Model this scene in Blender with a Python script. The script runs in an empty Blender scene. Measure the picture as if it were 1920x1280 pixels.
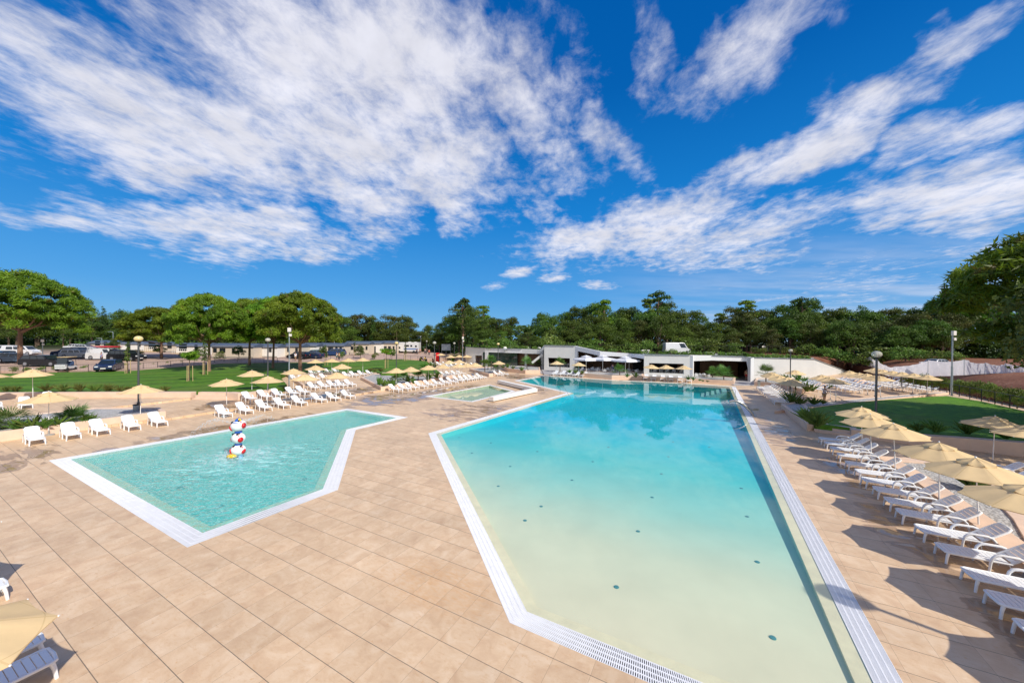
import bpy, bmesh, math, random
import numpy as np
from mathutils import Vector, Matrix
from mathutils.geometry import tessellate_polygon
C = bpy.context.scene.collection
R = math.radians; PI = math.pi
random.seed(7); rng = np.random.default_rng(7)
# ------------------------------------------------------------------ camera model and pixel -> world helpers
F, PITCH, ROLL, EYE = 685.5, -0.0061, 0.0076, 6.5
def ray(px, py):
    x = (px-960)/F; y = -(py-640)/F
    c, s = math.cos(ROLL), math.sin(ROLL); x, y = c*x-s*y, s*x+c*y
    return Vector((x, math.cos(PITCH)-y*math.sin(PITCH), math.sin(PITCH)+y*math.cos(PITCH)))
def P(px, py, z=0.0):
    d = ray(px, py); t = (z-EYE)/d.z; v = d*t; return Vector((v.x, v.y, z))
def atD(px, D, z=0.0):
    return Vector(((px-960)/F*D, D, z))
def zat(px, py, D):
    d = ray(px, py); return EYE+d.z*D/d.y
def projx(v): return 960+F*v.x/v.y
# ------------------------------------------------------------------ tagging
def tag(o, label=None, cat=None, group=None, kind=None):
    if label: o['label'] = label
    if cat: o['category'] = cat
    if group: o['group'] = group
    if kind: o['kind'] = kind
    return o
def thing(name, label, cat, loc=(0, 0, 0), rz=0.0, group=None, scale=None):
    o = bpy.data.objects.new(name, None); C.objects.link(o)
    o.location = loc; o.rotation_euler = (0, 0, rz); o.empty_display_size = .2
    if scale: o.scale = scale if not isinstance(scale, (int, float)) else (scale,)*3
    return tag(o, label, cat, group)
def children(o): return [c for c in KIDS.get(o.name, [])]
KIDS = {}
def dup(root, loc, rz, label, cat=None, group=None, scale=None):
    r = root.copy(); C.objects.link(r); r.location = loc; r.rotation_euler = (0, 0, rz)
    r['label'] = label
    if cat: r['category'] = cat
    if group: r['group'] = group
    if scale: r.scale = scale if not isinstance(scale, (int, float)) else (scale,)*3
    for ch in children(root):
        c = ch.copy(); C.objects.link(c); c.parent = r; KIDS.setdefault(r.name, []).append(c)
        for g in children(ch):
            d = g.copy(); C.objects.link(d); d.parent = c; KIDS.setdefault(c.name, []).append(d)
    return r
ORD = ['first','second','third','fourth','fifth','sixth','seventh','eighth','ninth','tenth','eleventh','twelfth','thirteenth','fourteenth','fifteenth','sixteenth','seventeenth','eighteenth','nineteenth','twentieth']
def od(i):
    if i < 20: return ORD[i]
    n = i+1; t = {2:'twenty', 3:'thirty', 4:'forty', 5:'fifty', 6:'sixty'}[n//10]
    if n % 10 == 0: return t[:-1]+'ieth'
    return t+'-'+ORD[n % 10-1]
# ------------------------------------------------------------------ mesh builder
class MB:
    def __init__(s): s.v = []; s.f = []; s.m = []; s.uv = None; s.cur = 0
    def add(s, vs, fs):
        b = len(s.v); s.v += [tuple(v) for v in vs]
        for f in fs: s.f.append([i+b for i in f]); s.m.append(s.cur)
        return s
    def box(s, c, d, rz=0.0, M=None, top=1.0):
        x, y, z = d[0]/2, d[1]/2, d[2]/2
        vs = [Vector((-x,-y,-z)),Vector((x,-y,-z)),Vector((x,y,-z)),Vector((-x,y,-z)),Vector((-x*top,-y*top,z)),Vector((x*top,-y*top,z)),Vector((x*top,y*top,z)),Vector((-x*top,y*top,z))]
        T = Matrix.Translation(Vector(c)) @ (M if M is not None else Matrix.Rotation(rz, 4, 'Z'))
        return s.add([T @ v for v in vs], [[0,3,2,1],[4,5,6,7],[0,1,5,4],[1,2,6,5],[2,3,7,6],[3,0,4,7]])
    def beam(s, a, b, w, h):
        a, b = Vector(a), Vector(b); d = b-a; L = d.length; d.normalize()
        up = Vector((0, 0, 1)) if abs(d.z) < .95 else Vector((1, 0, 0))
        sd = d.cross(up).normalized(); u = sd.cross(d)
        M = Matrix((d, sd, u)).transposed().to_4x4()
        return s.box((a+b)/2, (L, w, h), M=M)
    def prism(s, poly, z0, z1, cap=True):
        n = len(poly)
        z1f = z1 if callable(z1) else (lambda i: z1)
        z0f = z0 if callable(z0) else (lambda i: z0)
        vs = [(p[0], p[1], z0f(i)) for i, p in enumerate(poly)]+[(p[0], p[1], z1f(i)) for i, p in enumerate(poly)]
        A = sum(poly[i][0]*poly[(i+1) % n][1]-poly[(i+1) % n][0]*poly[i][1] for i in range(n))
        fs = []
        for i in range(n):
            j = (i+1) % n; q = [i, j, j+n, i+n]; fs.append(q if A > 0 else q[::-1])
        if cap:
            for t in tessellate_polygon([[Vector((p[0], p[1], 0)) for p in poly]]):
                t = list(t); a, b, c = [poly[k] for k in t]
                if (b[0]-a[0])*(c[1]-a[1])-(b[1]-a[1])*(c[0]-a[0]) < 0: t = t[::-1]
                fs.append([k+n for k in t]); fs.append([k for k in t[::-1]])
        return s.add(vs, fs)
    def tube(s, pts, r, n=8, cap=True, flat=1.0):
        pts = [Vector(p) for p in pts]; N = len(pts); rs = r if isinstance(r, (list, tuple)) else [r]*N
        vs = []; fs = []; ref = None
        for i, p in enumerate(pts):
            if i == 0: d = pts[1]-p
            elif i == N-1: d = p-pts[i-1]
            else: d = (pts[i+1]-p).normalized()+(p-pts[i-1]).normalized()
            d.normalize()
            if ref is None: ref = Vector((0, 1, 0)) if abs(d.y) < .9 else Vector((1, 0, 0))
            u = (ref-d*ref.dot(d)).normalized(); w = d.cross(u); ref = u
            for k in range(n):
                a = 2*PI*k/n; vs.append(p+u*math.cos(a)*rs[i]+w*math.sin(a)*rs[i]*flat)
        for i in range(N-1):
            for k in range(n):
                a = i*n+k; b = i*n+(k+1) % n; fs.append([a, b, b+n, a+n])
        if cap: fs.append(list(range(n))[::-1]); fs.append([(N-1)*n+k for k in range(n)])
        return s.add(vs, fs)
    def lathe(s, prof, n=16, c=(0, 0, 0), M=None):
        vs = []; fs = []; N = len(prof)
        for r, z in prof:
            for k in range(n):
                a = 2*PI*k/n; v = Vector((r*math.cos(a), r*math.sin(a), z))
                if M is not None: v = M @ v
                vs.append(v+Vector(c))
        for i in range(N-1):
            for k in range(n):
                a = i*n+k; b = i*n+(k+1) % n; fs.append([a, b, b+n, a+n])
        if prof[0][0] > 1e-4: fs.append(list(range(n))[::-1])
        if prof[-1][0] > 1e-4: fs.append([(N-1)*n+k for k in range(n)])
        return s.add(vs, fs)
    def ball(s, c, r, n=14, m=9, M=None):
        rx, ry, rz = r if isinstance(r, (tuple, list)) else (r, r, r)
        S = Matrix.Diagonal((rx, ry, rz, 1)); T = (M if M is not None else Matrix.Identity(4)) @ S
        return s.lathe([(max(math.sin(PI*i/m), 1e-5), -math.cos(PI*i/m)) for i in range(m+1)], n, c, T)
    def quad(s, a, b, c, d): return s.add([a, b, c, d], [[0, 1, 2, 3]])
    def build(s, name, mats, parent=None, smooth=False, loc=None, bevel=0.0):
        me = bpy.data.meshes.new(name); me.from_pydata(s.v, [], s.f)
        mats = mats if isinstance(mats, (list, tuple)) else [mats]
        for m in mats: me.materials.append(m)
        if len(mats) > 1: me.polygons.foreach_set('material_index', s.m)
        if smooth:
            me.polygons.foreach_set('use_smooth', [True]*len(me.polygons))
            try: me.set_sharp_from_angle(angle=R(42))
            except Exception: pass
        me.update()
        o = bpy.data.objects.new(name, me); C.objects.link(o)
        if loc is not None: o.location = loc
        if parent is not None: o.parent = parent; KIDS.setdefault(parent.name, []).append(o)
        if bevel:
            b = o.modifiers.new('bevel', 'BEVEL'); b.width = bevel; b.segments = 2; b.limit_method = 'ANGLE'; b.angle_limit = R(40)
        return o
def offset_poly(poly, d):
    """move every edge of a closed polygon inwards by d (list of 2-D points)"""
    n = len(poly); A = sum(poly[i][0]*poly[(i+1) % n][1]-poly[(i+1) % n][0]*poly[i][1] for i in range(n)); sg = 1 if A > 0 else -1
    out = []
    for i in range(n):
        a = Vector(poly[i-1][:2]); b = Vector(poly[i][:2]); c = Vector(poly[(i+1) % n][:2])
        e1 = (b-a).normalized(); e2 = (c-b).normalized()
        n1 = Vector((-e1.y, e1.x))*sg; n2 = Vector((-e2.y, e2.x))*sg
        m = (n1+n2).normalized(); out.append(b+m*(d/max(.25, m.dot(n1))))
    return out
def offset_line(pts, d):
    out = []
    for i, p in enumerate(pts):
        p = Vector(p[:2]); ns = []
        if i > 0: e = (p-Vector(pts[i-1][:2])).normalized(); ns.append(Vector((-e.y, e.x)))
        if i < len(pts)-1: e = (Vector(pts[i+1][:2])-p).normalized(); ns.append(Vector((-e.y, e.x)))
        m = sum(ns, Vector((0, 0))).normalized(); out.append(p+m*(d/max(.3, m.dot(ns[0]))))
    return out
def wall_mb(mb, pts, t, z0, z1):
    """a wall of thickness t whose face runs along pts, body on the left side"""
    b = offset_line(pts, t); poly = [Vector(p[:2]) for p in pts]+b[::-1]; n = len(pts)
    if callable(z1):
        zz = [z1(i) for i in range(n)]; zz = zz+zz[::-1]; return mb.prism(poly, z0, lambda i: zz[i])
    return mb.prism(poly, z0, z1)
# ------------------------------------------------------------------ materials
MATS = {}
def L(c):
    if isinstance(c, str):
        c = [int(c[i:i+2], 16)/255 for i in (0, 2, 4)]; return tuple([x/12.92 if x <= .04045 else ((x+.055)/1.055)**2.4 for x in c])+(1,)
    return tuple(c)+(1,) if len(c) == 3 else tuple(c)
class NT:
    def __init__(s, name, world=False):
        if world: s.m = bpy.data.worlds.new(name)
        else: s.m = bpy.data.materials.new(name)
        s.m.use_nodes = True; s.t = s.m.node_tree; s.t.nodes.clear()
    def n(s, typ, _ins=None, **kw):
        nd = s.t.nodes.new(typ)
        for k, v in kw.items(): setattr(nd, k, v)
        if _ins:
            for k, v in _ins.items():
                sk = nd.inputs[k]
                if hasattr(v, 'is_output') or isinstance(v, bpy.types.NodeSocket): s.t.links.new(v, sk)
                else: sk.default_value = v
        return nd
    def math(s, op, a, b=None, c=None, clamp=False):
        i = {0: a}
        if b is not None: i[1] = b
        if c is not None: i[2] = c
        return s.n('ShaderNodeMath', i, operation=op, use_clamp=clamp).outputs[0]
    def mix(s, f, a, b, mode='MIX'):
        nd = s.n('ShaderNodeMix', None, data_type='RGBA', blend_type=mode)
        for k, v in ((0, f), (6, a), (7, b)):
            if isinstance(v, bpy.types.NodeSocket): s.t.links.new(v, nd.inputs[k])
            else: nd.inputs[k].default_value = v
        return nd.outputs[2]
    def noise(s, vec, scale, detail=4, rough=.55, dist=0.0, out=0):
        i = {'Scale': scale, 'Detail': detail, 'Roughness': rough, 'Distortion': dist}
        if vec is not None: i['Vector'] = vec
        return s.n('ShaderNodeTexNoise', i).outputs[out]
    def ramp(s, f, stops, interp='LINEAR'):
        nd = s.n('ShaderNodeValToRGB', {0: f}); cr = nd.color_ramp; cr.interpolation = interp
        while len(cr.elements) < len(stops): cr.elements.new(.5)
        for e, (p, c) in zip(cr.elements, stops): e.position = p; e.color = L(c) if not isinstance(c, (int, float)) else (c, c, c, 1)
        return nd.outputs[0]
    def rng(s, f, a, b, c=0.0, d=1.0, smooth=True):
        return s.n('ShaderNodeMapRange', {0: f, 1: a, 2: b, 3: c, 4: d}, interpolation_type='SMOOTHSTEP' if smooth else 'LINEAR').outputs[0]
    def pos(s): return s.n('ShaderNodeNewGeometry').outputs['Position']
    def obj(s): return s.n('ShaderNodeTexCoord').outputs['Object']
    def mapping(s, vec, loc=(0,0,0), rot=(0,0,0), sc=(1,1,1), typ='POINT'):
        return s.n('ShaderNodeMapping', {'Vector': vec, 'Location': loc, 'Rotation': rot, 'Scale': sc}, vector_type=typ).outputs[0]
    def bump(s, h, strength=.3, dist=.02):
        return s.n('ShaderNodeBump', {'Height': h, 'Strength': strength, 'Distance': dist}).outputs[0]
    def out(s, sh):
        o = s.n('ShaderNodeOutputMaterial'); s.t.links.new(sh, o.inputs[0]); return s.m
    def pbr(s, col, rough=.6, metal=0.0, normal=None, spec=None, **kw):
        i = {'Base Color': col, 'Roughness': rough, 'Metallic': metal}
        if normal is not None: i['Normal'] = normal
        if spec is not None: i['Specular IOR Level'] = spec
        i.update(kw); return s.n('ShaderNodeBsdfPrincipled', i).outputs[0]
def simple(name, col, rough=.55, metal=0.0, var=.12, vs=3.0, bump=0.0, bs=40.0, spec=None, fine=0.0):
    if name in MATS: return MATS[name]
    t = NT(name); c = L(col); p = t.obj()
    nz = t.noise(p, vs, 5, .6)
    k = t.rng(nz, .3, .7, 1-var, 1+var*.6, False)
    cc = t.mix(1.0, c, t.n('ShaderNodeCombineColor', {0: k, 1: k, 2: k}).outputs[0], 'MULTIPLY')
    if fine:
        k2 = t.rng(t.noise(p, bs, 3, .7), .3, .7, 1-fine, 1+fine, False)
        cc = t.mix(1.0, cc, t.n('ShaderNodeCombineColor', {0: k2, 1: k2, 2: k2}).outputs[0], 'MULTIPLY')
    nm = t.bump(t.noise(p, bs, 4, .6), bump, .01) if bump else None
    rg = t.rng(nz, .3, .7, max(rough-.08, .02), min(1, rough+.08), False)
    MATS[name] = t.out(t.pbr(cc, rg, metal, nm, spec)); return MATS[name]
def multi(t, col, k): return t.mix(1.0, col, t.n('ShaderNodeCombineColor', {0: k, 1: k, 2: k}).outputs[0], 'MULTIPLY')

TH = -0.4992; TILE = .1193*6.5; GOX, GOY = 7.5708, -6.9543     # tile grid of the deck, measured
U = Vector((math.cos(TH), math.sin(TH))); W = Vector((-math.sin(TH), math.cos(TH)))  # U: right and near, W: along the pool, away
def mat_deck(name='deck_tiles', wet=True):
    if name in MATS: return MATS[name]
    t = NT(name); p = t.pos()
    g = t.mapping(t.mapping(p, rot=(0, 0, -TH)), loc=(GOX, GOY, 0), sc=(1/TILE, 1/TILE, 1))
    sx = t.n('ShaderNodeSeparateXYZ', {0: g}); gx, gy = sx.outputs[0], sx.outputs[1]
    def line(c, w):
        f = t.math('FRACT', t.math('ADD', c, 100.0)); d = t.math('MINIMUM', f, t.math('SUBTRACT', 1.0, f)); return t.math('LESS_THAN', d, w)
    ly = line(gy, .009); lx = line(gx, .0035)
    cell = t.n('ShaderNodeCombineXYZ', {0: t.math('FLOOR', gx), 1: t.math('FLOOR', gy)}).outputs[0]
    wn = t.n('ShaderNodeTexWhiteNoise', {0: cell}, noise_dimensions='3D'); rnd = wn.outputs[0]
    off = t.n('ShaderNodeVectorMath', {0: wn.outputs[1], 3: 30.0}, operation='SCALE').outputs[0]
    gv = t.n('ShaderNodeVectorMath', {0: g, 1: off}, operation='ADD').outputs[0]
    n1 = t.noise(gv, 1.6, 6, .62, .6); n2 = t.noise(t.mapping(gv, sc=(1, 2.6, 1)), 5, 4, .6)
    n3 = t.noise(p, .35, 4, .55)
    base = t.ramp(n1, [(.25, (.565, .365, .215)), (.5, (.675, .475, .295)), (.75, (.75, .57, .395))])
    base = t.mix(t.rng(n2, .5, .78, 0, .45), base, L((.56, .33, .16)))
    base = t.mix(t.rng(t.noise(gv, 7.5, 3, .5), .66, .78, 0, .45), base, L((.60, .28, .08)))
    base = multi(t, base, t.rng(rnd, 0, 1, .94, 1.04, False))
    base = multi(t, base, t.rng(n3, .3, .7, .90, 1.08, False))
    base = multi(t, base, t.rng(t.noise(p, 60, 2, .6), .3, .7, .96, 1.04, False))
    q_ = t.n('ShaderNodeVectorMath', {0: t.n('ShaderNodeVectorMath', {0: t.mapping(p, loc=(-1.9, 9.6, 0), rot=(0, 0, R(-25)), sc=(2.6, 1.3, 1), typ='TEXTURE'), 1: (1, 1, 0)}, operation='MULTIPLY').outputs[0]}, operation='LENGTH').outputs['Value']
    base = t.mix(t.math('MULTIPLY', t.rng(q_, 1.0, .3, 0, .45), t.rng(n2, .35, .65, .3, 1)), base, L((.66, .36, .15)))
    rough = t.rng(n1, .3, .7, .42, .6, False); h = None
    if wet:
        # water left lying round the pools: where bathers and spray wet the tiles
        def blob(x, y, rx, ry, rot, f=1.0):
            q = t.mapping(p, loc=(x, y, 0), rot=(0, 0, rot), sc=(rx, ry, 1), typ='TEXTURE')
            q = t.n('ShaderNodeVectorMath', {0: q, 1: (1, 1, 0)}, operation='MULTIPLY').outputs[0]
            return t.rng(t.n('ShaderNodeVectorMath', {0: q}, operation='LENGTH').outputs['Value'], .45, 1.0, f, 0.0)
        m = None
        for b in WET:
            k = blob(*b); m = k if m is None else t.math('MAXIMUM', m, k)
        nw = t.noise(t.mapping(t.mapping(p, rot=(0, 0, -TH)), sc=(.75, 2.2, 1)), .55, 4, .5, .5)
        cellv = t.math('MULTIPLY', t.math('SUBTRACT', rnd, .5), .16)
        v = t.math('ADD', t.math('ADD', nw, cellv), t.math('MULTIPLY', m, .30))
        gate = t.rng(m, .02, .25, 0, 1); wetm = t.math('MULTIPLY', t.rng(v, .66, .70, 0, 1), gate); pud = t.math('MULTIPLY', t.rng(v, .78, .83, 0, 1), gate)
        damp = t.mix(1.0, base, L((.60, .56, .55)), 'MULTIPLY')
        base = t.mix(t.math('MULTIPLY', wetm, .95), base, damp)
        rough = t.math('MULTIPLY', rough, t.math('SUBTRACT', 1.0, t.math('ADD', t.math('MULTIPLY', wetm, .35), t.math('MULTIPLY', pud, .6))))
    base = t.mix(t.math('MULTIPLY', lx, .75), base, L((.20, .13, .09)))
    base = t.mix(t.math('MULTIPLY', ly, .75), base, L((.045, .04, .04)))
    hh = t.math('SUBTRACT', t.math('MULTIPLY', n1, .25), t.math('MAXIMUM', lx, ly))
    if wet: hh = t.math('MULTIPLY', hh, t.math('SUBTRACT', 1.0, pud))
    MATS[name] = t.out(t.pbr(base, rough, 0, t.bump(hh, .25, .004))); return MATS[name]
WET = [(-20, 25.5, 9, 2.6, R(58)), (-24, 38, 9, 5, R(60)), (-12.5, 40, 8, 5, R(58)), (-8, 46, 9, 3.5, R(60)), (-3, 33, 6, 6, 0, .7), (-27, 18.5, 4, 4, 0, .7), (-20, 43, 8, 4, R(60)), (2, 62, 9, 4, R(-60)),
       (19, 27, 2.2, 7, TH), (17.6, 18, 2.2, 5, TH), (14.2, 13, 1.8, 5, TH, .9), (23, 36, 2, 8, TH, .7), (3, 47, 3, 5, 0, .8), (-60, 25, 30, 14, 0, .55), (12, 8, 1.5, 2.5, TH, .9)]
def mat_grass(name, a, b, stripe=True):
    t = NT(name); p = t.pos()
    q = t.mapping(p, rot=(0, 0, R(62)), sc=(1, 1, 1))
    w = t.n('ShaderNodeTexWave', {'Vector': q, 'Scale': .075, 'Distortion': 4.0, 'Detail': 2.0, 'Detail Scale': 1.5}).outputs[1]
    n = t.noise(p, 1.4, 6, .7); n2 = t.noise(p, 22, 4, .75); n3 = t.noise(p, .18, 3, .5)
    f = t.math('ADD', t.math('MULTIPLY', n, .6), t.math('MULTIPLY', n2, .4))
    if stripe: f = t.math('ADD', f, t.math('MULTIPLY', t.math('SUBTRACT', w, .5), .13))
    c = t.mix(t.rng(f, .34, .66, 0, 1, False), L(a), L(b))
    c = t.mix(t.rng(n3, .48, .70, 0, .45), c, L((.14, .17, .03)))
    MATS[name] = t.out(t.pbr(c, .75, 0, t.bump(n2, .9, .05), .25)); return MATS[name]
def mat_leaf(name, stops, scale=.8, trans=.25, brown=None):
    """foliage: colour varies from clump to clump and from tree to tree, light passes through the leaves"""
    t = NT(name); p = t.obj(); rnd = t.n('ShaderNodeObjectInfo').outputs['Random']
    off = t.n('ShaderNodeCombineXYZ', {0: t.math('MULTIPLY', rnd, 37.0), 1: t.math('MULTIPLY', rnd, 11.0)}).outputs[0]
    q = t.n('ShaderNodeVectorMath', {0: p, 1: off}, operation='ADD').outputs[0]
    f = t.math('ADD', t.math('MULTIPLY', t.noise(q, scale, 3, .6), .6), t.math('MULTIPLY', t.noise(q, scale*9, 2, .6), .4))
    c = t.ramp(t.rng(f, .32, .68, 0, 1, False), stops)
    if brown: c = t.mix(t.rng(t.noise(q, scale*2.2, 2, .5), .62, .70, 0, brown[1]), c, L(brown[0]))
    c = multi(t, c, t.rng(rnd, 0, 1, .72, 1.25, False))
    hs = t.n('ShaderNodeHueSaturation', {'Hue': t.rng(rnd, 0, 1, .475, .525, False), 'Saturation': 1.0, 'Value': 1.0, 'Color': c}).outputs[0]
    d = t.pbr(hs, .55, 0, None, .35)
    tr = t.n('ShaderNodeBsdfTranslucent', {0: multi(t, hs, 1.5)}).outputs[0]
    mx = t.n('ShaderNodeMixShader', {0: trans, 1: d, 2: tr}).outputs[0]
    MATS[name] = t.out(mx); return MATS[name]
def mat_fabric(name, col, trans=.3, seams=False):
    t = NT(name); p = t.obj(); c = L(col)
    c2 = multi(t, c, t.rng(t.noise(p, 2.5, 4, .6), .3, .7, .95, 1.04, False))
    wv = t.noise(p, 260, 2, .5)
    if seams:
        sp_ = t.n('ShaderNodeSeparateXYZ', {0: p}); r_ = t.math('SQRT', t.math('ADD', t.math('MULTIPLY', sp_.outputs[0], sp_.outputs[0]), t.math('MULTIPLY', sp_.outputs[1], sp_.outputs[1])))
        s_ = t.math('ABSOLUTE', t.math('SINE', t.math('MULTIPLY', t.math('ARCTAN2', sp_.outputs[1], sp_.outputs[0]), 4.0)))
        ln = t.math('LESS_THAN', t.math('MULTIPLY', s_, r_), .055); hem = t.math('LESS_THAN', t.math('ABSOLUTE', t.math('SUBTRACT', r_, 1.14)), .008)
        c2 = t.mix(t.math('MULTIPLY', t.math('MAXIMUM', ln, hem), .30), c2, L((.45, .30, .12)))
        c2 = multi(t, c2, t.rng(t.n('ShaderNodeObjectInfo').outputs['Random'], 0, 1, .90, 1.04, False)); wv = t.math('ADD', wv, t.math('MULTIPLY', t.noise(p, 5, 3, .6), 6.0))
    d = t.pbr(c2, .85, 0, t.bump(wv, .25, .003), .2)
    tr = t.n('ShaderNodeBsdfTranslucent', {0: c2}).outputs[0]
    MATS[name] = t.out(t.n('ShaderNodeMixShader', {0: trans, 1: d, 2: tr}).outputs[0]); return MATS[name]
def mat_gravel(name, a=(.36,.35,.34), b=(.62,.60,.57), scale=14):
    t = NT(name); p = t.pos()
    v = t.n('ShaderNodeTexVoronoi', {'Vector': p, 'Scale': scale, 'Randomness': 1.0}); r = v.outputs['Color']; d = v.outputs['Distance']
    k = t.n('ShaderNodeSeparateXYZ', {0: r}).outputs[0]
    c = t.mix(k, L(a), L(b)); c = t.mix(t.rng(d, .35, .75, 0, .6), c, L((.16, .15, .14)))
    MATS[name] = t.out(t.pbr(c, .8, 0, t.bump(t.math('SUBTRACT', 1.0, d), .8, .03))); return MATS[name]
DECK = mat_deck(); DECK2 = mat_deck('terrace_tiles')
CURB = simple('beige_stone', (.72, .53, .40), .6, var=.10, vs=1.2, bump=.15, fine=.05)
WHITEC = simple('white_concrete', (.80, .76, .70), .65, var=.08, vs=1.0, bump=.15, fine=.03)
GRATE = simple('white_grating', (.80, .80, .82), .5, var=.05)
LIP = simple('pool_lip', (.86, .70, .44), .5, var=.10, vs=2.0, fine=.05)
PLASTIC = simple('white_plastic', (.82, .83, .84), .33, var=.03, vs=6, spec=.5)
POLEW = simple('pole_white', (.78, .78, .77), .35, var=.04)
METAL = simple('galvanised_steel', (.42, .48, .50), .4, .7, var=.12, vs=8)
STEEL = simple('stainless_steel', (.55, .53, .50), .22, 1.0, var=.08)
BLACK = simple('black_metal', (.025, .027, .03), .45, .2)
CONC = simple('grey_concrete', (.34, .32, .30), .85, var=.2, vs=8, bump=.3)
CANVAS = mat_fabric('cream_canvas', (.80, .60, .33), .20, True)
WCANVAS = mat_fabric('white_canvas', (.84, .85, .90), .3)
BARK = simple('bark', (.14, .095, .065), .9, var=.35, vs=9, bump=.9, bs=14)
PBARK = simple('pine_bark', (.25, .15, .10), .9, var=.35, vs=7, bump=.9, bs=10)
WOOD = simple('stake_wood', (.55, .40, .20), .75, var=.15, vs=6)
STUCCO = simple('grey_stucco', (.64, .64, .625), .85, var=.05, vs=.5, bump=.2, bs=30, fine=.03)
FASCIA = simple('white_stucco', (.80, .80, .80), .8, var=.04, vs=.6, bump=.15, bs=30)
GLASS = simple('dark_glass', (.02, .035, .035), .06, 0, var=.3, vs=.6, spec=.9)
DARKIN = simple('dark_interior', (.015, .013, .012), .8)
GRASS_L = mat_grass('lawn_grass', (.036, .095, .008), (.115, .245, .018))
GRASS_R = mat_grass('lawn_grass_right', (.045, .12, .009), (.17, .36, .022), False)
GRAVEL = mat_gravel('bed_gravel')
t = NT('wood_cladding'); p = t.pos(); sz = t.n('ShaderNodeSeparateXYZ', {0: p}); zz = t.math('MULTIPLY', sz.outputs[2], 6.0)
bd = t.math('LESS_THAN', t.math('FRACT', zz), .08)
c = t.ramp(t.noise(t.mapping(p, sc=(.5, .5, 9)), 2.0, 4, .6), [(.3, (.085, .036, .013)), (.7, (.20, .095, .040))])
WOODC = t.out(t.pbr(t.mix(bd, c, L((.02, .01, .005))), .55))
# ------------------------------------------------------------------ camera, sun, sky
cam = bpy.data.cameras.new('camera'); co = bpy.data.objects.new('camera', cam); C.objects.link(co)
cam.sensor_fit = 'HORIZONTAL'; cam.sensor_width = 36; cam.lens = 36*F/1920; cam.clip_start = .1; cam.clip_end = 8000
fw = ray(960, 640); rt = Vector((math.cos(ROLL), 0, 0))
right = (ray(961, 640)-ray(960, 640)).normalized(); up = right.cross(fw).normalized()
M = Matrix((right, up, -fw)).transposed().to_4x4(); M.translation = (0, 0, EYE); co.matrix_world = M
bpy.context.scene.camera = co
SUN_EL = R(40); sd = Vector((.715, -.70, 0)).normalized(); to_sun = Vector((sd.x*math.cos(SUN_EL), sd.y*math.cos(SUN_EL), math.sin(SUN_EL)))
sl = bpy.data.lights.new('sun', 'SUN'); sl.energy = 5.0; sl.angle = R(.55); sl.color = (1.0, .945, .85)
so = bpy.data.objects.new('sun', sl); C.objects.link(so); so.rotation_euler = to_sun.to_track_quat('Z', 'Y').to_euler()
w = NT('World', True); bpy.context.scene.world = w.m
sky = w.n('ShaderNodeTexSky', None, sky_type='NISHITA', sun_disc=False, sun_elevation=SUN_EL, sun_rotation=math.atan2(sd.x, sd.y), air_density=1.0, dust_density=.25, ozone_density=3.2, altitude=0)
dv = w.n('ShaderNodeTexCoord').outputs['Generated']
sp = w.n('ShaderNodeSeparateXYZ', {0: dv}); dx, dy, dz = sp.outputs
az = w.math('ARCTAN2', dx, dy); el = w.math('ARCSINE', dz)
ae = w.n('ShaderNodeCombineXYZ', {0: az, 1: el, 2: 0.0}).outputs[0]
wz = w.noise(w.n('ShaderNodeVectorMath', {0: ae, 1: (1, 1, 0)}, operation='MULTIPLY').outputs[0], 4.2, 4, .6, out=1)
ae2 = w.n('ShaderNodeVectorMath', {0: ae, 1: w.n('ShaderNodeVectorMath', {0: w.n('ShaderNodeVectorMath', {0: wz, 1: (.5, .5, .5)}, operation='SUBTRACT').outputs[0], 3: .26}, operation='SCALE').outputs[0]}, operation='ADD').outputs[0]
def ae_of(px, py): d = ray(px, py).normalized(); return math.atan2(d.x, d.y), math.asin(d.z)
# (end a, end b, half width in pixels, weight): where the cloud banks lie in the sky
BANKS = [((-150, 30), (620, 330), 150, 1.05), ((250, -60), (1040, 120), 180, 1.08), ((420, 180), (960, 330), 130, 1.0), ((820, -20), (1060, 300), 85, .9), ((600, 330), (740, 420), 75, .9), ((780, 330), (880, 420), 65, .9),
         ((120, 362), (700, 462), 40, .95), ((-60, 370), (300, 440), 34, .8), ((-100, 190), (180, 260), 60, .55), ((560, 480), (620, 485), 14, .8),
         ((990, 478), (1430, 335), 48, 1.05), ((1380, 355), (1740, 160), 52, 1.0), ((1660, 180), (1920, 0), 34, .8), ((1080, 180), (1200, 330), 60, .62), ((1090, 480), (1640, 400), 48, .85),
         ((1220, -80), (1235, 140), 62, .70), ((1270, 160), (1560, -10), 95, .72), ((1560, 350), (2000, 200), 60, .75), ((1600, 400), (2050, 360), 85, .95), ((1330, 540), (2000, 470), 60, .52),
         ((940, 515), (1000, 505), 12, .95), ((905, 540), (955, 530), 8, .8), ((1010, 522), (1075, 518), 9, .8), ((1090, 532), (1165, 536), 9, .8), ((960, 480), (1060, 440), 16, .5), ((1000, 380), (1040, 400), 26, .6)]
mk = None
for a, b, hw, wt in BANKS:
    a1, e1 = ae_of(*a); a2, e2 = ae_of(*b); cx, cy = (a1+a2)/2, (e1+e2)/2
    m1, m2 = ae_of((a[0]+b[0])/2, (a[1]+b[1])/2-hw); wr = abs(m2-cy)+.004; ln = math.hypot(a2-a1, e2-e1)/2+wr*.7
    q = w.mapping(ae2 if hw > 20 else ae, loc=(cx, cy, 0), rot=(0, 0, math.atan2(e2-e1, a2-a1)), sc=(ln, wr, 1), typ='TEXTURE')
    k = w.rng(w.n('ShaderNodeVectorMath', {0: q}, operation='LENGTH').outputs['Value'], .15, 1.55, wt, 0.0)
    mk = k if mk is None else w.math('MAXIMUM', mk, k)
den = w.math('ADD', w.math('MAXIMUM', dz, 0.0), .06)
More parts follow.
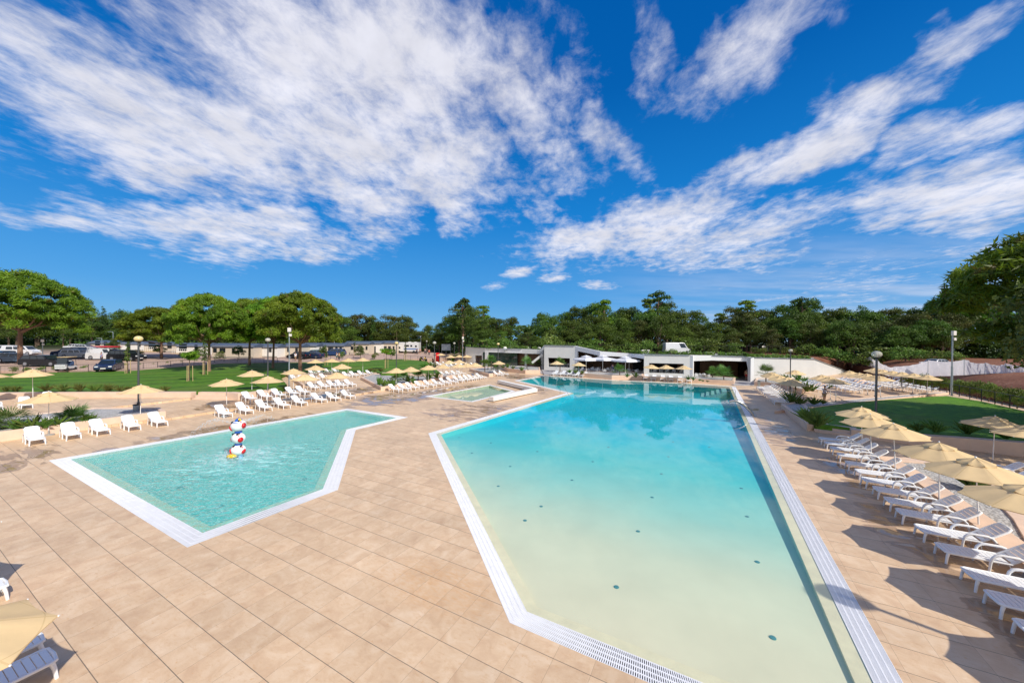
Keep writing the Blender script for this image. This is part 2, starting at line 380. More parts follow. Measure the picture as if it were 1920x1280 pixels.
pl = w.n('ShaderNodeCombineXYZ', {0: w.math('DIVIDE', dx, den), 1: w.math('DIVIDE', dy, den), 2: 0.0}).outputs[0]
pr = w.mapping(w.mapping(pl, rot=(0, 0, R(-12))), sc=(1.0, .82, 1))
n1 = w.noise(pr, 2.0, 8, .60, .2); n2 = w.noise(w.mapping(w.mapping(pl, rot=(0, 0, R(8))), sc=(1.2, .80, 1)), 9.0, 8, .68, .25)
nn = w.math('ADD', w.math('MULTIPLY', n1, .52), w.math('MULTIPLY', n2, .48))
v = w.math('ADD', w.math('MULTIPLY', mk, .95), w.math('MULTIPLY', w.math('SUBTRACT', nn, .5), 2.35))
cov = w.rng(v, .28, 1.12, 0, 1)
cov = w.math('MULTIPLY', cov, w.math('MINIMUM', 1.0, w.math('MULTIPLY', mk, 3.2)))
cov = w.math('MULTIPLY', cov, w.rng(dz, .0, .10, .0, 1.0))
back = w.math('MULTIPLY', w.rng(dy, -.12, -.45, 0, 1), w.math('MULTIPLY', w.rng(dz, .0, .2, .3, 1.0), w.rng(n1, .30, .50, .35, 1)))   # unseen cloud bank added behind the camera to whiten the fill light
cov = w.math('MAXIMUM', cov, back)
# thin veil low on the right
veil = w.math('MULTIPLY', w.rng(az, .1, .75, 0, .5), w.rng(el, .30, .04, 0, 1))
veil = w.math('MULTIPLY', veil, w.rng(w.noise(w.mapping(pl, rot=(0, 0, R(30)), sc=(.35, 1.1, 1)), .8, 5, .6), .38, .66, .15, 1))
hz = w.rng(el, .0, .16, .16, 0)
skyc = w.n('ShaderNodeHueSaturation', {'Hue': .500, 'Saturation': 1.42, 'Value': 1.0, 'Color': sky.outputs[0]}).outputs[0]
grad = w.n('ShaderNodeVectorMath', {0: w.ramp(w.rng(el, 0, .9, 0, 1, False), [(0, (.16, .48, .86)), (.12, (.075, .37, .84)), (.35, (.010, .24, .72)), (.65, (.002, .13, .50)), (1, (.0, .10, .42))]), 3: 12.0}, operation='SCALE').outputs[0]
skyc = w.mix(.85, skyc, grad)
shade = w.math('ADD', w.rng(w.noise(pr, 3.0, 5, .6, .2), .32, .7, .80, 1.06, False), w.math('MULTIPLY', back, -.10))
cloud = w.mix(1.0, (10.9, 10.9, 11.9, 1), w.n('ShaderNodeCombineColor', {0: shade, 1: shade, 2: shade}).outputs[0], 'MULTIPLY')
sc1 = w.mix(w.math('MULTIPLY', w.math('MAXIMUM', cov, w.math('MULTIPLY', veil, 1.05)), .93), skyc, cloud)
bg = w.n('ShaderNodeBackground', {0: sc1, 1: .085}); o = w.n('ShaderNodeOutputWorld'); w.t.links.new(bg.outputs[0], o.inputs[0])
vs = bpy.context.scene.view_settings; bpy.context.scene.display_settings.display_device = 'sRGB'; vs.view_transform = 'Standard'; vs.look = 'None'; vs.exposure = -.06; vs.gamma = 1; vs.use_curve_mapping = False
cy = bpy.context.scene.cycles if hasattr(bpy.context.scene, 'cycles') else None
if cy: cy.max_bounces = 6; cy.transparent_max_bounces = 12; cy.caustics_reflective = False; cy.caustics_refractive = False; cy.sample_clamp_indirect = 6

# ------------------------------------------------------------------ terrain ring (outside the pool grounds)
RING = [(-60, 10, .6), (-66, 34, 1.0)]
ring = []   # world (x, y, z, rise slope, max rise)
for x, y, z in [(-6, -26, 0), (-30, -22, 0), (-52, 0, .3), (-66, 22, .9)]: ring.append((x, y, z, .02, 2.5))
for px, D, z in [(-120, 48, 1.0), (0, 56, 1.1), (240, 57, 1.15), (420, 74, 1.2), (520, 77, 1.2), (620, 82, 1.2), (720, 92, 1.2), (800, 97, 1.2), (845, 108, 1.0), (868, 106, 1.0)]:
    v = atD(px, D); ring.append((v.x, v.y, z, .045, 2.6))
for px, D, z in [(875, 97, 4.1), (960, 91, 3.8), (1021, 87, 3.6), (1130, 83, 3.4), (1208, 76, 3.35), (1300, 72, 3.35), (1408, 69, 3.4), (1530, 74, 3.1)]:
    v = atD(px, D); ring.append((v.x, v.y, z, .012, .6))
for px, D, z, s in [(1590, 81, 1.7, .18), (1640, 70, 1.2, .18), (1690, 60, .9, .26), (1780, 49.5, .8, .26), (1830, 44, .8, .26), (1925, 37, .8, .26), (2150, 28, .8, .26)]:
    v = atD(px, D); ring.append((v.x, v.y, z, s, 2.6))
for x, y, z in [(52, 12, .8), (46, -8, .4), (22, -24, 0)]: ring.append((x, y, z, .08, 2.0))
ring.sort(key=lambda q: math.atan2(q[0], q[1]))
RA = [math.atan2(q[0], q[1]) for q in ring]; RR = [math.hypot(q[0], q[1]) for q in ring]
def ring_at(a):
    n = len(ring)
    if a < RA[0] or a > RA[-1]:
        i, j = n-1, 0; span = RA[0]+2*PI-RA[-1]; f = ((a-RA[-1]) if a > RA[-1] else (a+2*PI-RA[-1]))/span
    else:
        j = next(k for k in range(n) if RA[k] >= a); j = max(j, 1); i = j-1; f = (a-RA[i])/max(1e-6, RA[j]-RA[i])
    # straight chord between the two corners, in plan
    ax, ay = ring[i][0], ring[i][1]; bx, by = ring[j][0], ring[j][1]; dxx, dyy = math.sin(a), math.cos(a)
    ex, ey = bx-ax, by-ay; det = dxx*(-ey)+dyy*ex
    t_ = (ax*(-ey)+ay*ex)/det if abs(det) > 1e-9 else RR[i]
    u_ = max(0, min(1, f)) if abs(ex)+abs(ey) < 1e-6 else max(0, min(1, ((t_*dxx-ax)*ex+(t_*dyy-ay)*ey)/(ex*ex+ey*ey)))
    return t_, [ring[i][k]*(1-u_)+ring[j][k]*u_ for k in (2, 3, 4)]
def terr(x, y):
    a = math.atan2(x, y); r = math.hypot(x, y); rb, (z, s, mx) = ring_at(a)
    if r <= rb: return z
    d = r-rb; e = mx*(1-math.exp(-s*d/mx)); return z+e+.10*math.sin(x*.21+1)*math.sin(y*.17)*min(1, d/12)*(1 if r < 400 else 0)
def Tp(px, py, r0=30):
    """point where the line of sight of a pixel meets the terrain"""
    d = ray(px, py); t = r0
    while t < 400:
        x, y, z = d.x*t, d.y*t, EYE+d.z*t
        rb, _ = ring_at(math.atan2(x, y))
        if math.hypot(x, y) > rb and z <= terr(x, y): return Vector((x, y, terr(x, y)))
        t += .1
    return Vector((d.x*110, d.y*110, terr(d.x*110, d.y*110)))
def TD(px, D): v = atD(px, D); v.z = terr(v.x, v.y); return v
azs = sorted(set([-PI+2*PI*i/540 for i in range(541)]+RA)); rows = [0, 1.5, 3, 5, 7.5, 10, 13, 16, 20, 25, 30, 37, 45, 55, 70, 90, 130, 200, 400, 1000, 3500]
azs = [a for k, a in enumerate(azs) if k == 0 or a-azs[k-1] > 1e-5]
vs_ = []; fs_ = []
for a in azs:
    rb, (z, s, mx) = ring_at(a); vs_.append((math.sin(a)*rb, math.cos(a)*rb, -1.0))
    for d in rows:
        r = rb+d; x, y = math.sin(a)*r, math.cos(a)*r
        vs_.append((x, y, terr(x, y) if d else z))
k = len(rows)+1
for i in range(len(azs)-1):
    for j in range(k-1): a = i*k+j; fs_.append([a, a+k, a+k+1, a+1][::-1])
g = MB(); g.add(vs_, fs_)
t = NT('ground'); p = t.pos(); sx = t.n('ShaderNodeSeparateXYZ', {0: p})
n = t.noise(p, .30, 6, .65); nf = t.noise(p, 3.5, 5, .7)
soil = t.ramp(t.math('ADD', t.math('MULTIPLY', n, .5), t.math('MULTIPLY', nf, .5)), [(.35, (.13, .050, .030)), (.55, (.23, .10, .06)), (.7, (.36, .21, .14))])
pave = t.ramp(t.math('ADD', t.math('MULTIPLY', n, .6), t.math('MULTIPLY', nf, .4)), [(.3, (.36, .25, .20)), (.6, (.50, .36, .29)), (.75, (.56, .44, .37))])
side = t.math('MULTIPLY', t.rng(sx.outputs[0], -2, -9, 0, 1), t.rng(t.math('SUBTRACT', sx.outputs[1], t.math('MULTIPLY', sx.outputs[0], -.30)), 104, 96, 0, 1))
side = t.math('MAXIMUM', side, t.math('MULTIPLY', t.rng(sx.outputs[0], -9, -14, 0, 1), t.rng(sx.outputs[1], 124, 116, 0, 1)))
far = t.rng(t.n('ShaderNodeVectorMath', {0: p}, operation='LENGTH').outputs['Value'], 120, 170, 0, 1)
c = t.mix(t.math('MULTIPLY', t.rng(sx.outputs[0], 62, 50, 0, .92), t.rng(sx.outputs[1], 70, 74, 0, 1)), soil, L((.035, .040, .016))); c = t.mix(side, c, pave); c = t.mix(far, c, L((.04, .05, .02)))
GROUND = t.out(t.pbr(c, .9, 0, t.bump(nf, .6, .08), .2))
tag(g.build('ground', GROUND, smooth=False), 'bare earth and pale gravel rising around the pool grounds', 'ground', kind='structure')

# ------------------------------------------------------------------ pools
def V2(px, py, z=0): v = P(px, py, z); return Vector((v.x, v.y))
def isect(a, b, c, d):
    r = b-a; s = d-c; t_ = ((c-a).x*s.y-(c-a).y*s.x)/(r.x*s.y-r.y*s.x); return a+r*t_
mA = V2(803, 812); mB = V2(955.8, 1166.8); mC = isect(mB, V2(1218.3, 1280), V2(1539.4, 1000), V2(1694.7, 1277.8))
MAIN = [mA, mB, mC, V2(1379, 724.5), V2(1298, 718.7), V2(1210, 714.8), V2(1148, 712), V2(1019.7, 703.8), V2(964.2, 713.3), V2(1062, 736.5)]
KIDSP = [V2(91, 863), V2(351, 1025.8), V2(633.5, 917.8), V2(667, 805.5), V2(765, 782), V2(652.5, 765.5)]
THIRD = [V2(796, 743), V2(886, 753.5), V2(966, 733), V2(918.5, 721)]
def grating(poly, wd, parent, pitch, dark):
    """real bars across the overflow channel, with ribs along it"""
    inner = offset_poly(poly, wd); n = len(poly); g = MB(); A = sum(poly[i][0]*poly[(i+1) % n][1]-poly[(i+1) % n][0]*poly[i][1] for i in range(n))
    for i in range(n):
        a, b, c_, d_ = poly[i], poly[(i+1) % n], inner[(i+1) % n], inner[i]
        near = min(a.length, b.length) < 30; L_ = (b-a).length
        pt = pitch if near else pitch*3
        N = max(2, int(L_/pt)); z = .004
        for k in range(N):
            f0, f1 = k/N, (k+.52)/N
            p0, p1 = a.lerp(b, f0), a.lerp(b, f1); q0, q1 = d_.lerp(c_, f0), d_.lerp(c_, f1)
            g.add([(p0.x, p0.y, z), (p1.x, p1.y, z), (q1.x, q1.y, z), (q0.x, q0.y, z), (p0.x, p0.y, z-.022), (p1.x, p1.y, z-.022), (q1.x, q1.y, z-.022), (q0.x, q0.y, z-.022)],
                  [[0, 1, 2, 3], [0, 4, 5, 1], [3, 2, 6, 7], [1, 5, 6, 2], [0, 3, 7, 4]])
        for r_ in (0, .25, .5, .75, 1.0):
            hw = .010/wd; r0, r1 = max(0, r_-hw), min(1, r_+hw); z2 = .0055
            pa, pb, pc, pd = a.lerp(d_, r0), b.lerp(c_, r0), b.lerp(c_, r1), a.lerp(d_, r1)
            g.add([(pa.x, pa.y, z2), (pb.x, pb.y, z2), (pc.x, pc.y, z2), (pd.x, pd.y, z2), (pa.x, pa.y, -.02), (pb.x, pb.y, -.02), (pc.x, pc.y, -.02), (pd.x, pd.y, -.02)], [[0, 1, 2, 3], [0, 4, 5, 1], [3, 2, 6, 7]])
    g.build('overflow_grating', GRATE, parent)
    ch = MB(); m = len(poly)
    vs = [(p.x, p.y, .002) for p in poly]+[(p.x, p.y, -.05) for p in poly]+[(p.x, p.y, -.05) for p in inner]+[(p.x, p.y, -.012) for p in inner]; f = []
    for i in range(m):
        j = (i+1) % m
        for s_ in range(3): f.append([s_*m+i, s_*m+j, (s_+1)*m+j, (s_+1)*m+i])
    ch.add(vs, f); ch.build('overflow_channel', dark, parent)
    return inner
CHAN = simple('channel_grey', (.030, .032, .036), .7)
def floor_mat(name, stops, s0, s1):
    """pool lining: its paint goes from sand to turquoise with the depth"""
    t = NT(name); p = t.pos(); s = t.n('ShaderNodeVectorMath', {0: p, 1: (W.x, W.y, 0)}, operation='DOT_PRODUCT').outputs['Value']
    s = t.math('ADD', s, t.math('MULTIPLY', t.math('SUBTRACT', t.noise(p, .16, 3, .5), .5), 3.0))
    c = t.ramp(t.rng(s, s0, s1, 0, 1, False), stops)
    c = multi(t, c, t.rng(t.noise(p, .5, 5, .6), .3, .7, .94, 1.05, False))
    g = t.mapping(t.mapping(p, rot=(0, 0, -TH)), sc=(2.2, 2.2, 1)); sp_ = t.n('ShaderNodeSeparateXYZ', {0: g})
    return t.out(t.pbr(c, .7, 0, None, .2))
def water_mat(name, bscale, bstr, body, bodymix, foam_glints=None, tint=(.96, 1, 1), rough=.0, bd=.02):
    t = NT(name); p = t.pos()
    h1 = t.noise(t.mapping(p, sc=(1, 1.0, 1)), bscale, 3, .55, .4)
    nm = t.bump(h1, bstr, bd)
    fc = t.n('ShaderNodeLayerWeight', {'Blend': .5, 'Normal': nm}).outputs['Facing']
    fr = t.math('ADD', .012, t.math('MULTIPLY', .78, t.math('POWER', fc, 5.4)))
    tr = t.n('ShaderNodeBsdfTransparent', {0: L(tint)}).outputs[0]
    df = t.n('ShaderNodeBsdfDiffuse', {0: L(body), 'Normal': nm}).outputs[0]
    bm = bodymix
    if foam_glints:
        fx, fy, fr_ = foam_glints; q = t.mapping(p, loc=(fx, fy, 0), sc=(fr_, fr_, 1), typ='TEXTURE')
        q = t.n('ShaderNodeVectorMath', {0: q, 1: (1, 1, 0)}, operation='MULTIPLY').outputs[0]
        r_ = t.n('ShaderNodeVectorMath', {0: q}, operation='LENGTH').outputs['Value']
        fz = t.math('MULTIPLY', t.rng(r_, .1, 1.0, 1, 0), t.rng(t.noise(t.mapping(p, rot=(0, 0, .5), sc=(1, 2.5, 1)), 1.1, 5, .6), .42, .72, 0, .75))
        bm = t.math('ADD', bodymix, fz)
        rp = t.math('ABSOLUTE', t.math('SUBTRACT', t.noise(t.mapping(p, rot=(0, 0, .4), sc=(1, 1.3, 1)), 4.6, 4, .6, 1.6), .5))  # ridged noise: caustic sparkle and darker ripples painted into the water colour
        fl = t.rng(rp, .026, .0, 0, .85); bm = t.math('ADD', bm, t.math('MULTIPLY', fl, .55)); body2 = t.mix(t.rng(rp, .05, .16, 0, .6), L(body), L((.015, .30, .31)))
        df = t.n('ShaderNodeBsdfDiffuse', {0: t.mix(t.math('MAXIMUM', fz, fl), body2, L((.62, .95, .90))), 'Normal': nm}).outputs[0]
    mx = t.n('ShaderNodeMixShader', {0: bm, 1: tr, 2: df}).outputs[0]
    gl = t.n('ShaderNodeBsdfGlossy', {0: (1, 1, 1, 1), 'Roughness': rough, 'Normal': nm}).outputs[0]
    return t.out(t.n('ShaderNodeMixShader', {0: fr, 1: mx, 2: gl}).outputs[0])
def pool(name, label, poly, gw, lipw, depth_at, fmat, wmat, pitch, wlabel):
    t_ = thing(name, label, 'pool', (0, 0, 0))
    inner = grating(poly, gw, t_, pitch, CHAN); lip = offset_poly(inner, lipw); m = len(poly)
    g = MB(); vs = [(p.x, p.y, -.012) for p in inner]+[(p.x, p.y, -.03) for p in lip]+[(p.x, p.y, -.06) for p in lip]; f = []
    for i in range(m):
        j = (i+1) % m
        for s_ in range(2): f.append([s_*m+i, s_*m+j, (s_+1)*m+j, (s_+1)*m+i])
    g.add(vs, f); g.build('submerged_lip', LIP, t_)
    g = MB(); b = MB()
    for i in range(m):
        j = (i+1) % m; a, c_ = lip[i], lip[j]
        g.add([(a.x, a.y, -.06), (c_.x, c_.y, -.06), (c_.x, c_.y, -depth_at(c_)-.02), (a.x, a.y, -depth_at(a)-.02)], [[0, 1, 2, 3]])
    vsx = [(p.x, p.y, -depth_at(p)) for p in lip]; fx = []
    for tr in tessellate_polygon([[Vector((p.x, p.y, 0)) for p in lip]]):
        a, b_, c_ = [lip[k] for k in tr]; fx.append(list(tr) if (b_-a).cross(c_-a) > 0 else list(tr)[::-1])
    b.add(vsx, fx); g.build('basin_wall', fmat, t_); b.build('basin_floor', fmat, t_)
    wtr = MB(); vsx = [(p.x, p.y, -.006) for p in inner]; wtr.add(vsx, [f_[:] for f_ in fx]); tag(wtr.build('pool_water', wmat), wlabel, 'water', kind='structure')
    return t_, inner, lip
s_main = min(p.dot(W) for p in MAIN)
def dmain(p): return .07+max(0, (Vector((p[0], p[1])).dot(W)-s_main))*.0225
fm = floor_mat('pool_floor_paint', [(0.0, (.82, .66, .44)), (.08, (.68, .66, .46)), (.16, (.38, .62, .49)), (.26, (.11, .55, .50)), (.35, (.005, .50, .54)), (.46, (.0, .47, .58)), (.7, (.0, .52, .66)), (1.0, (.0, .34, .38))], s_main, s_main+52)
wm = water_mat('pool_water', 1.3, .10, (.14, .58, .56), .075, tint=(.95, .99, 1.0), bd=.012)
MAINP, m_in, m_lip = pool('swimming_pool', 'large turquoise pool with a beach-like shallow end nearest the camera', MAIN, .50, .30, dmain, fm, wm, .044, 'clear turquoise water of the large pool')
fk = floor_mat('kids_floor_paint', [(0, (.12, .55, .48)), (.5, (.16, .58, .50)), (1, (.45, .66, .48))], 6, 36)
spx = P(445, 858)
t = None
wk = water_mat('kids_water', 4.2, 1.0, (.07, .62, .60), .40, foam_glints=(spx.x+.6, spx.y-.3, 5.2), tint=(.85, 1, .98), bd=.16, rough=.09)
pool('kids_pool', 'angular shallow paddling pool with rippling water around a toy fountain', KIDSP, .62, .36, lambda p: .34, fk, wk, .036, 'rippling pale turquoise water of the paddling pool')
f3 = floor_mat('third_floor_paint', [(0, (.52, .58, .42)), (1, (.46, .58, .46))], 20, 50)
w3 = water_mat('still_water', .9, .03, (.30, .50, .42), .05, bd=.01)
pool('hot_tub_pool', 'small quadrilateral pool of still pale green water beside the long bench', THIRD, .40, .15, lambda p: .30, f3, w3, .05, 'still pale green water of the small pool')
# floor inlets of the large pool
for i, (px, py) in enumerate([(861,819.7),(920.6,830),(884.8,849),(956.7,874),(934.4,911),(1007.5,846),(1014.8,949),(984.4,975.3),(1072.5,899.7),(1111.5,865),(1140.8,838),(1196.4,995.6),(1222.8,932),(1240.3,888),(1253.3,856),(1155.8,1100),(1449,1195),(1420,1053),(1401,968),(1390,915),(933,785),(966,792),(1003,800),(1047,812),(1100,786),(1160,790),(1210,815),(1262,828),(1300,800),(1330,838),(1020,770),(1090,760),(1180,762)]):
    v = P(px, py, -.1)
    for _ in range(4): v = P(px, py, -dmain(v)+.006)
    g = MB(); g.lathe([(.07, 0), (.065, .012), (.0, .016)], 14); g.build('floor_inlet', simple('inlet_grey', (.07, .22, .23), .5), MAINP, loc=v)
for i, (px, py) in enumerate([(175,861),(275,886),(340,913),(412,949),(550,801),(597,841),(571,898),(652,777),(707,786),(371,832),(320,832)]):
    v = P(px, py, -.32); g = MB(); g.lathe([(.17, 0), (.16, .012), (.0, .016)], 14); g.build('floor_inlet', MATS['inlet_grey'], bpy.data.objects['kids_pool'], loc=v)
# steps under water in the far right corner
c0 = m_lip[3]
for k in range(5):
    g = MB(); a = c0-U*(.4+k*.62)-W*.1; b = a-W*4.2; hgt = .24+.22*k
    g.prism([(a.x, a.y), (b.x, b.y), ((b-U*.6).x, (b-U*.6).y), ((a-U*.6).x, (a-U*.6).y)], -1.3, -hgt)
    g.build('underwater_step', simple('step_tile', (.30, .62, .60), .6), MAINP)

# ------------------------------------------------------------------ deck and terraces
outer = [Vector((q[0], q[1], 0)) for q in ring]; loops = [outer]+[[Vector((p.x, p.y, 0)) for p in pl_] for pl_ in (MAIN, KIDSP, THIRD)]
allv = [v for l in loops for v in l]; g = MB(); ff = []
for tr in tessellate_polygon(loops):
    a, b, c_ = [allv[k] for k in tr]; ff.append(list(tr) if (b-a).cross(c_-a).z > 0 else list(tr)[::-1])
g.add(allv, ff); tag(g.build('pavement', DECK), 'beige stone tiles of the pool deck, wet in places', 'paving', kind='structure')
def slab(name, pts, z1, mat, z0=-.3, label=None, mat_side=None):
    g = MB(); g.prism([V2(a, b, z1) for a, b in pts], z0, z1); o = g.build(name, mat); tag(o, label or name.replace('_', ' '), 'paving', kind='structure'); return o
slab('pavement', [(120,806),(312,784.4),(390,772.5),(659,740),(714,731.5),(716,706),(706,698),(600,698.3),(545,699.5),(524,707),(524,738),(446,742),(360,743),(-200,760),(-300,800)], .15, DECK2, label='raised beige terrace behind the paddling pool loungers')
slab('pavement', [(-200,800),(60,776),(190,765),(357,746.5),(358,741),(-250,744)], .30, DECK2, label='upper beige terrace below the left lawn')
# ------------------------------------------------------------------ lawns, walls, planting beds
def lawn(name, pts, mat, label):
    """pts: (px, py, z)"""
    poly = [P(*q) for q in pts]; g = MB(); g.prism([(p.x, p.y) for p in poly], -.5, lambda i: poly[i].z); o = g.build(name, mat); tag(o, label, 'grass', kind='structure'); return o
lawn('lawn', [(-150,735,.78),(0,733.5,.78),(360,733.5,.78),(446,734.5,.78),(521,728.5,.78),(538,721,.78),(523,704,.8),(545,698.5,.4),(600,697,.25),(706,696.9,.25),(715,699.6,.8),(829,701,.8),(806,684,1.0),(800,676.5,1.15),(720,671.5,1.15),(620,675.5,1.15),(520,680.5,1.15),(420,679.5,1.15),(240,694.5,1.1),(0,700.5,1.05),(-150,708,1.0)], GRASS_L, 'mown striped lawn behind the left terrace')
lawn('lawn', [(1500,768,.50),(1512,786,.50),(1530,795,.50),(1600,803,.50),(1700,810,.58),(1800,818,.68),(1925,829,.78),(2150,850,.78),(2250,800,.78),(1925,771,.8),(1840,752,.8),(1775,742,.75),(1700,746,.6),(1600,754,.50)], GRASS_R, 'green lawn partly in tree shade right of the pool')
lawn('lawn', [(828,661,1.2),(872,656,2.6),(873,668,1.1),(846,670,1.1)], GRASS_L, 'small grass bank left of the pavilion')
def wall(label, pts, t_, z1, z0=0, mat=None, name='retaining_wall', cat='wall', ztop=None):
    """pts are pixels of the foot of the visible face at height z0f; the body lies behind (away from the camera)"""
    v = [P(a, b, max(z0, 0)) for a, b in pts]; g = MB(); wall_mb(g, v, t_, z0-.1, z1); o = g.build(name, mat or CURB, bevel=.015); return tag(o, label, cat)
wall('long low beige stone wall between the left terrace and the lawn', [(-200,752),(0,746.8),(120,745.8),(250,745),(357,745)], .75, .82, .30)
wall('beige stone wall stepping up beside the lawn steps', [(423,748),(446,749.5),(470,748),(521,740.5)], .75, .82, .15)
wall('beige wall edging the lawn behind the middle planting bed', [(716,708.3),(760,709.3),(829,711.5)], .35, .86, .0)
wall('slanting beige kerb wall beside the gravel strip by the loungers', [(531,702),(568,731)], .25, .62, .0)
st = thing('garden_steps', 'three pale stone steps up to the left lawn', 'steps', P(392, 746))
for k in range(3):
    g = MB(); a = P(360, 751)-st.location; b = P(423, 752)-st.location; a.z = b.z = 0
    n_ = Vector((-(b-a).y, (b-a).x, 0)).normalized(); a += n_*.34*k; b += n_*.34*k; n_ = n_*1.6
    g.prism([(a.x, a.y), (b.x, b.y), ((b+n_*.38).x, (b+n_*.38).y), ((a+n_*.38).x, (a+n_*.38).y)], 0, .26*(k+1)); g.build('step', CURB, st, bevel=.01)
def bed(label, pts, z1, rim=.28, fill=GRAVEL, name='planting_bed', zf=None):
    v = [P(a, b, 0) for a, b in pts]; out_ = [Vector((p.x, p.y)) for p in v]; inn = offset_poly(out_, rim); n_ = len(v); z2 = z1-.07 if zf is None else zf
    r = thing(name, label, 'planter', (0, 0, 0)); g = MB()
    vs = [(p.x, p.y, -.1) for p in out_]+[(p.x, p.y, z1) for p in out_]+[(p.x, p.y, z1) for p in inn]+[(p.x, p.y, z2-.06) for p in inn]; f = []
    for i in range(n_):
        j = (i+1) % n_
        for s_ in range(3): f.append([s_*n_+i, s_*n_+j, (s_+1)*n_+j, (s_+1)*n_+i])
    g.add(vs, f); g.build('rim', CURB, r, bevel=.012)
    g = MB(); fx = []
    for tr in tessellate_polygon([[Vector((p.x, p.y, 0)) for p in inn]]):
        a, b_, c_ = [inn[k] for k in tr]; fx.append(list(tr) if (b_-a).cross(c_-a) > 0 else list(tr)[::-1])
    g.add([(p.x, p.y, z2) for p in inn], fx); g.build('gravel', fill, r); return r
bed('beige stone bed of grey gravel and palms behind the five left loungers', [(-120,846),(0,827.7),(311,784.6),(300,777),(180,777),(60,790),(-160,806)], .60)
bed('beige planting bed with spiky palms in the middle of the left terrace', [(676,713),(714,733.2),(724,732),(850,708.5),(832,703.5),(700,706)], .52)
bed('small beige bed with dense palms near the pavilion', [(880,695.5),(917,706),(925,705),(938,699),(925,691)], .5)
bed('beige planter holding fan palms in front of the glazed pavilion wing', [(936,690),(952,697),(985,700.5),(1013,700.5),(1012,694),(962,686)], .7)
bed('long beige raised bed in front of the restaurant terrace', [(1092,707),(1147,711.5),(1204,712),(1209,704.5),(1150,703.5),(1096,702.5)], .72)
bed('beige bed behind the six loungers at the far pool edge', [(1205,712),(1298,717),(1376,721.5),(1379,714.5),(1300,708.5),(1209,704.3)], .62)
bed('long beige bed with palms below the sloping white wall', [(1413.7,722),(1466,726.5),(1482,732),(1504,738),(1524,730),(1556,721),(1640,717.5),(1640,714.5),(1418,715)], .55)
bed('orange-edged gravel strip between the right loungers and the lawn', [(1452,775),(1780,738.5),(1778,735.5),(1500,759)], .22, rim=.16)
bed('gravel corner bed with grasses left of the right lawn', [(1464,767.5),(1513,807.5),(1526,806),(1524,790),(1512,770),(1500,762)], .54)
bed('low beige bed of dark gravel behind the near right loungers', [(1640,868),(1700,906),(1800,985),(1925,1090),(2050,1215),(2090,1180),(1970,1010),(1860,905),(1740,875)], .42, rim=.75)
wall('curved beige retaining wall along the right lawn', [(1596,819.5),(1660,827),(1720,834),(1820,844.5),(1925,857),(2200,898)], .55, lambda i: [.53, .57, .63, .72, .81, .83][i], .0)
st = thing('garden_steps', 'three beige stone steps up to the right lawn', 'steps', P(1560, 818))
for k in range(3):
    g = MB(); a = P(1526, 808)-st.location; b = P(1597, 820)-st.location; n_ = Vector((-(b-a).y, (b-a).x, 0)).normalized(); a += n_*.42*k; b += n_*.42*k
    g.prism([(a.x, a.y), (b.x, b.y), ((b+n_*.46).x, (b+n_*.46).y), ((a+n_*.46).x, (a+n_*.46).y)], 0, .17*(k+1)); g.build('step', CURB, st, bevel=.01)
# the long white bench between the pools
bn = thing('stone_bench', 'white L-shaped concrete bench between the small pool and the large pool', 'bench', P(1000, 735))
def rel(px, py, z=0): return P(px, py, z)-bn.location
a, b, c_ = rel(921, 753.3), rel(1004, 735.4), rel(936, 719)
for q, (s_, e_) in enumerate(((a, b), (b, c_))):
    d = (e_-s_).normalized(); L_ = (e_-s_).length; nseg = 3 if q == 0 else 4
    for k in range(nseg):
        s2 = s_+d*(L_*k/nseg+(.32 if q and k == 0 else 0)); e2 = s_+d*(L_*(k+1)/nseg-.015); mid = (s2+e2)/2
        g = MB(); g.beam(mid-d*(e2-s2).length/2+Vector((0, 0, .31)), mid+d*(e2-s2).length/2+Vector((0, 0, .31)), .62, .42); g.build('bench_block', WHITEC, bn, bevel=.02)
    g = MB(); g.beam(s_+d*.3+Vector((0, 0, .05)), e_-d*.3+Vector((0, 0, .05)), .3, .1); g.build('plinth', CONC, bn)

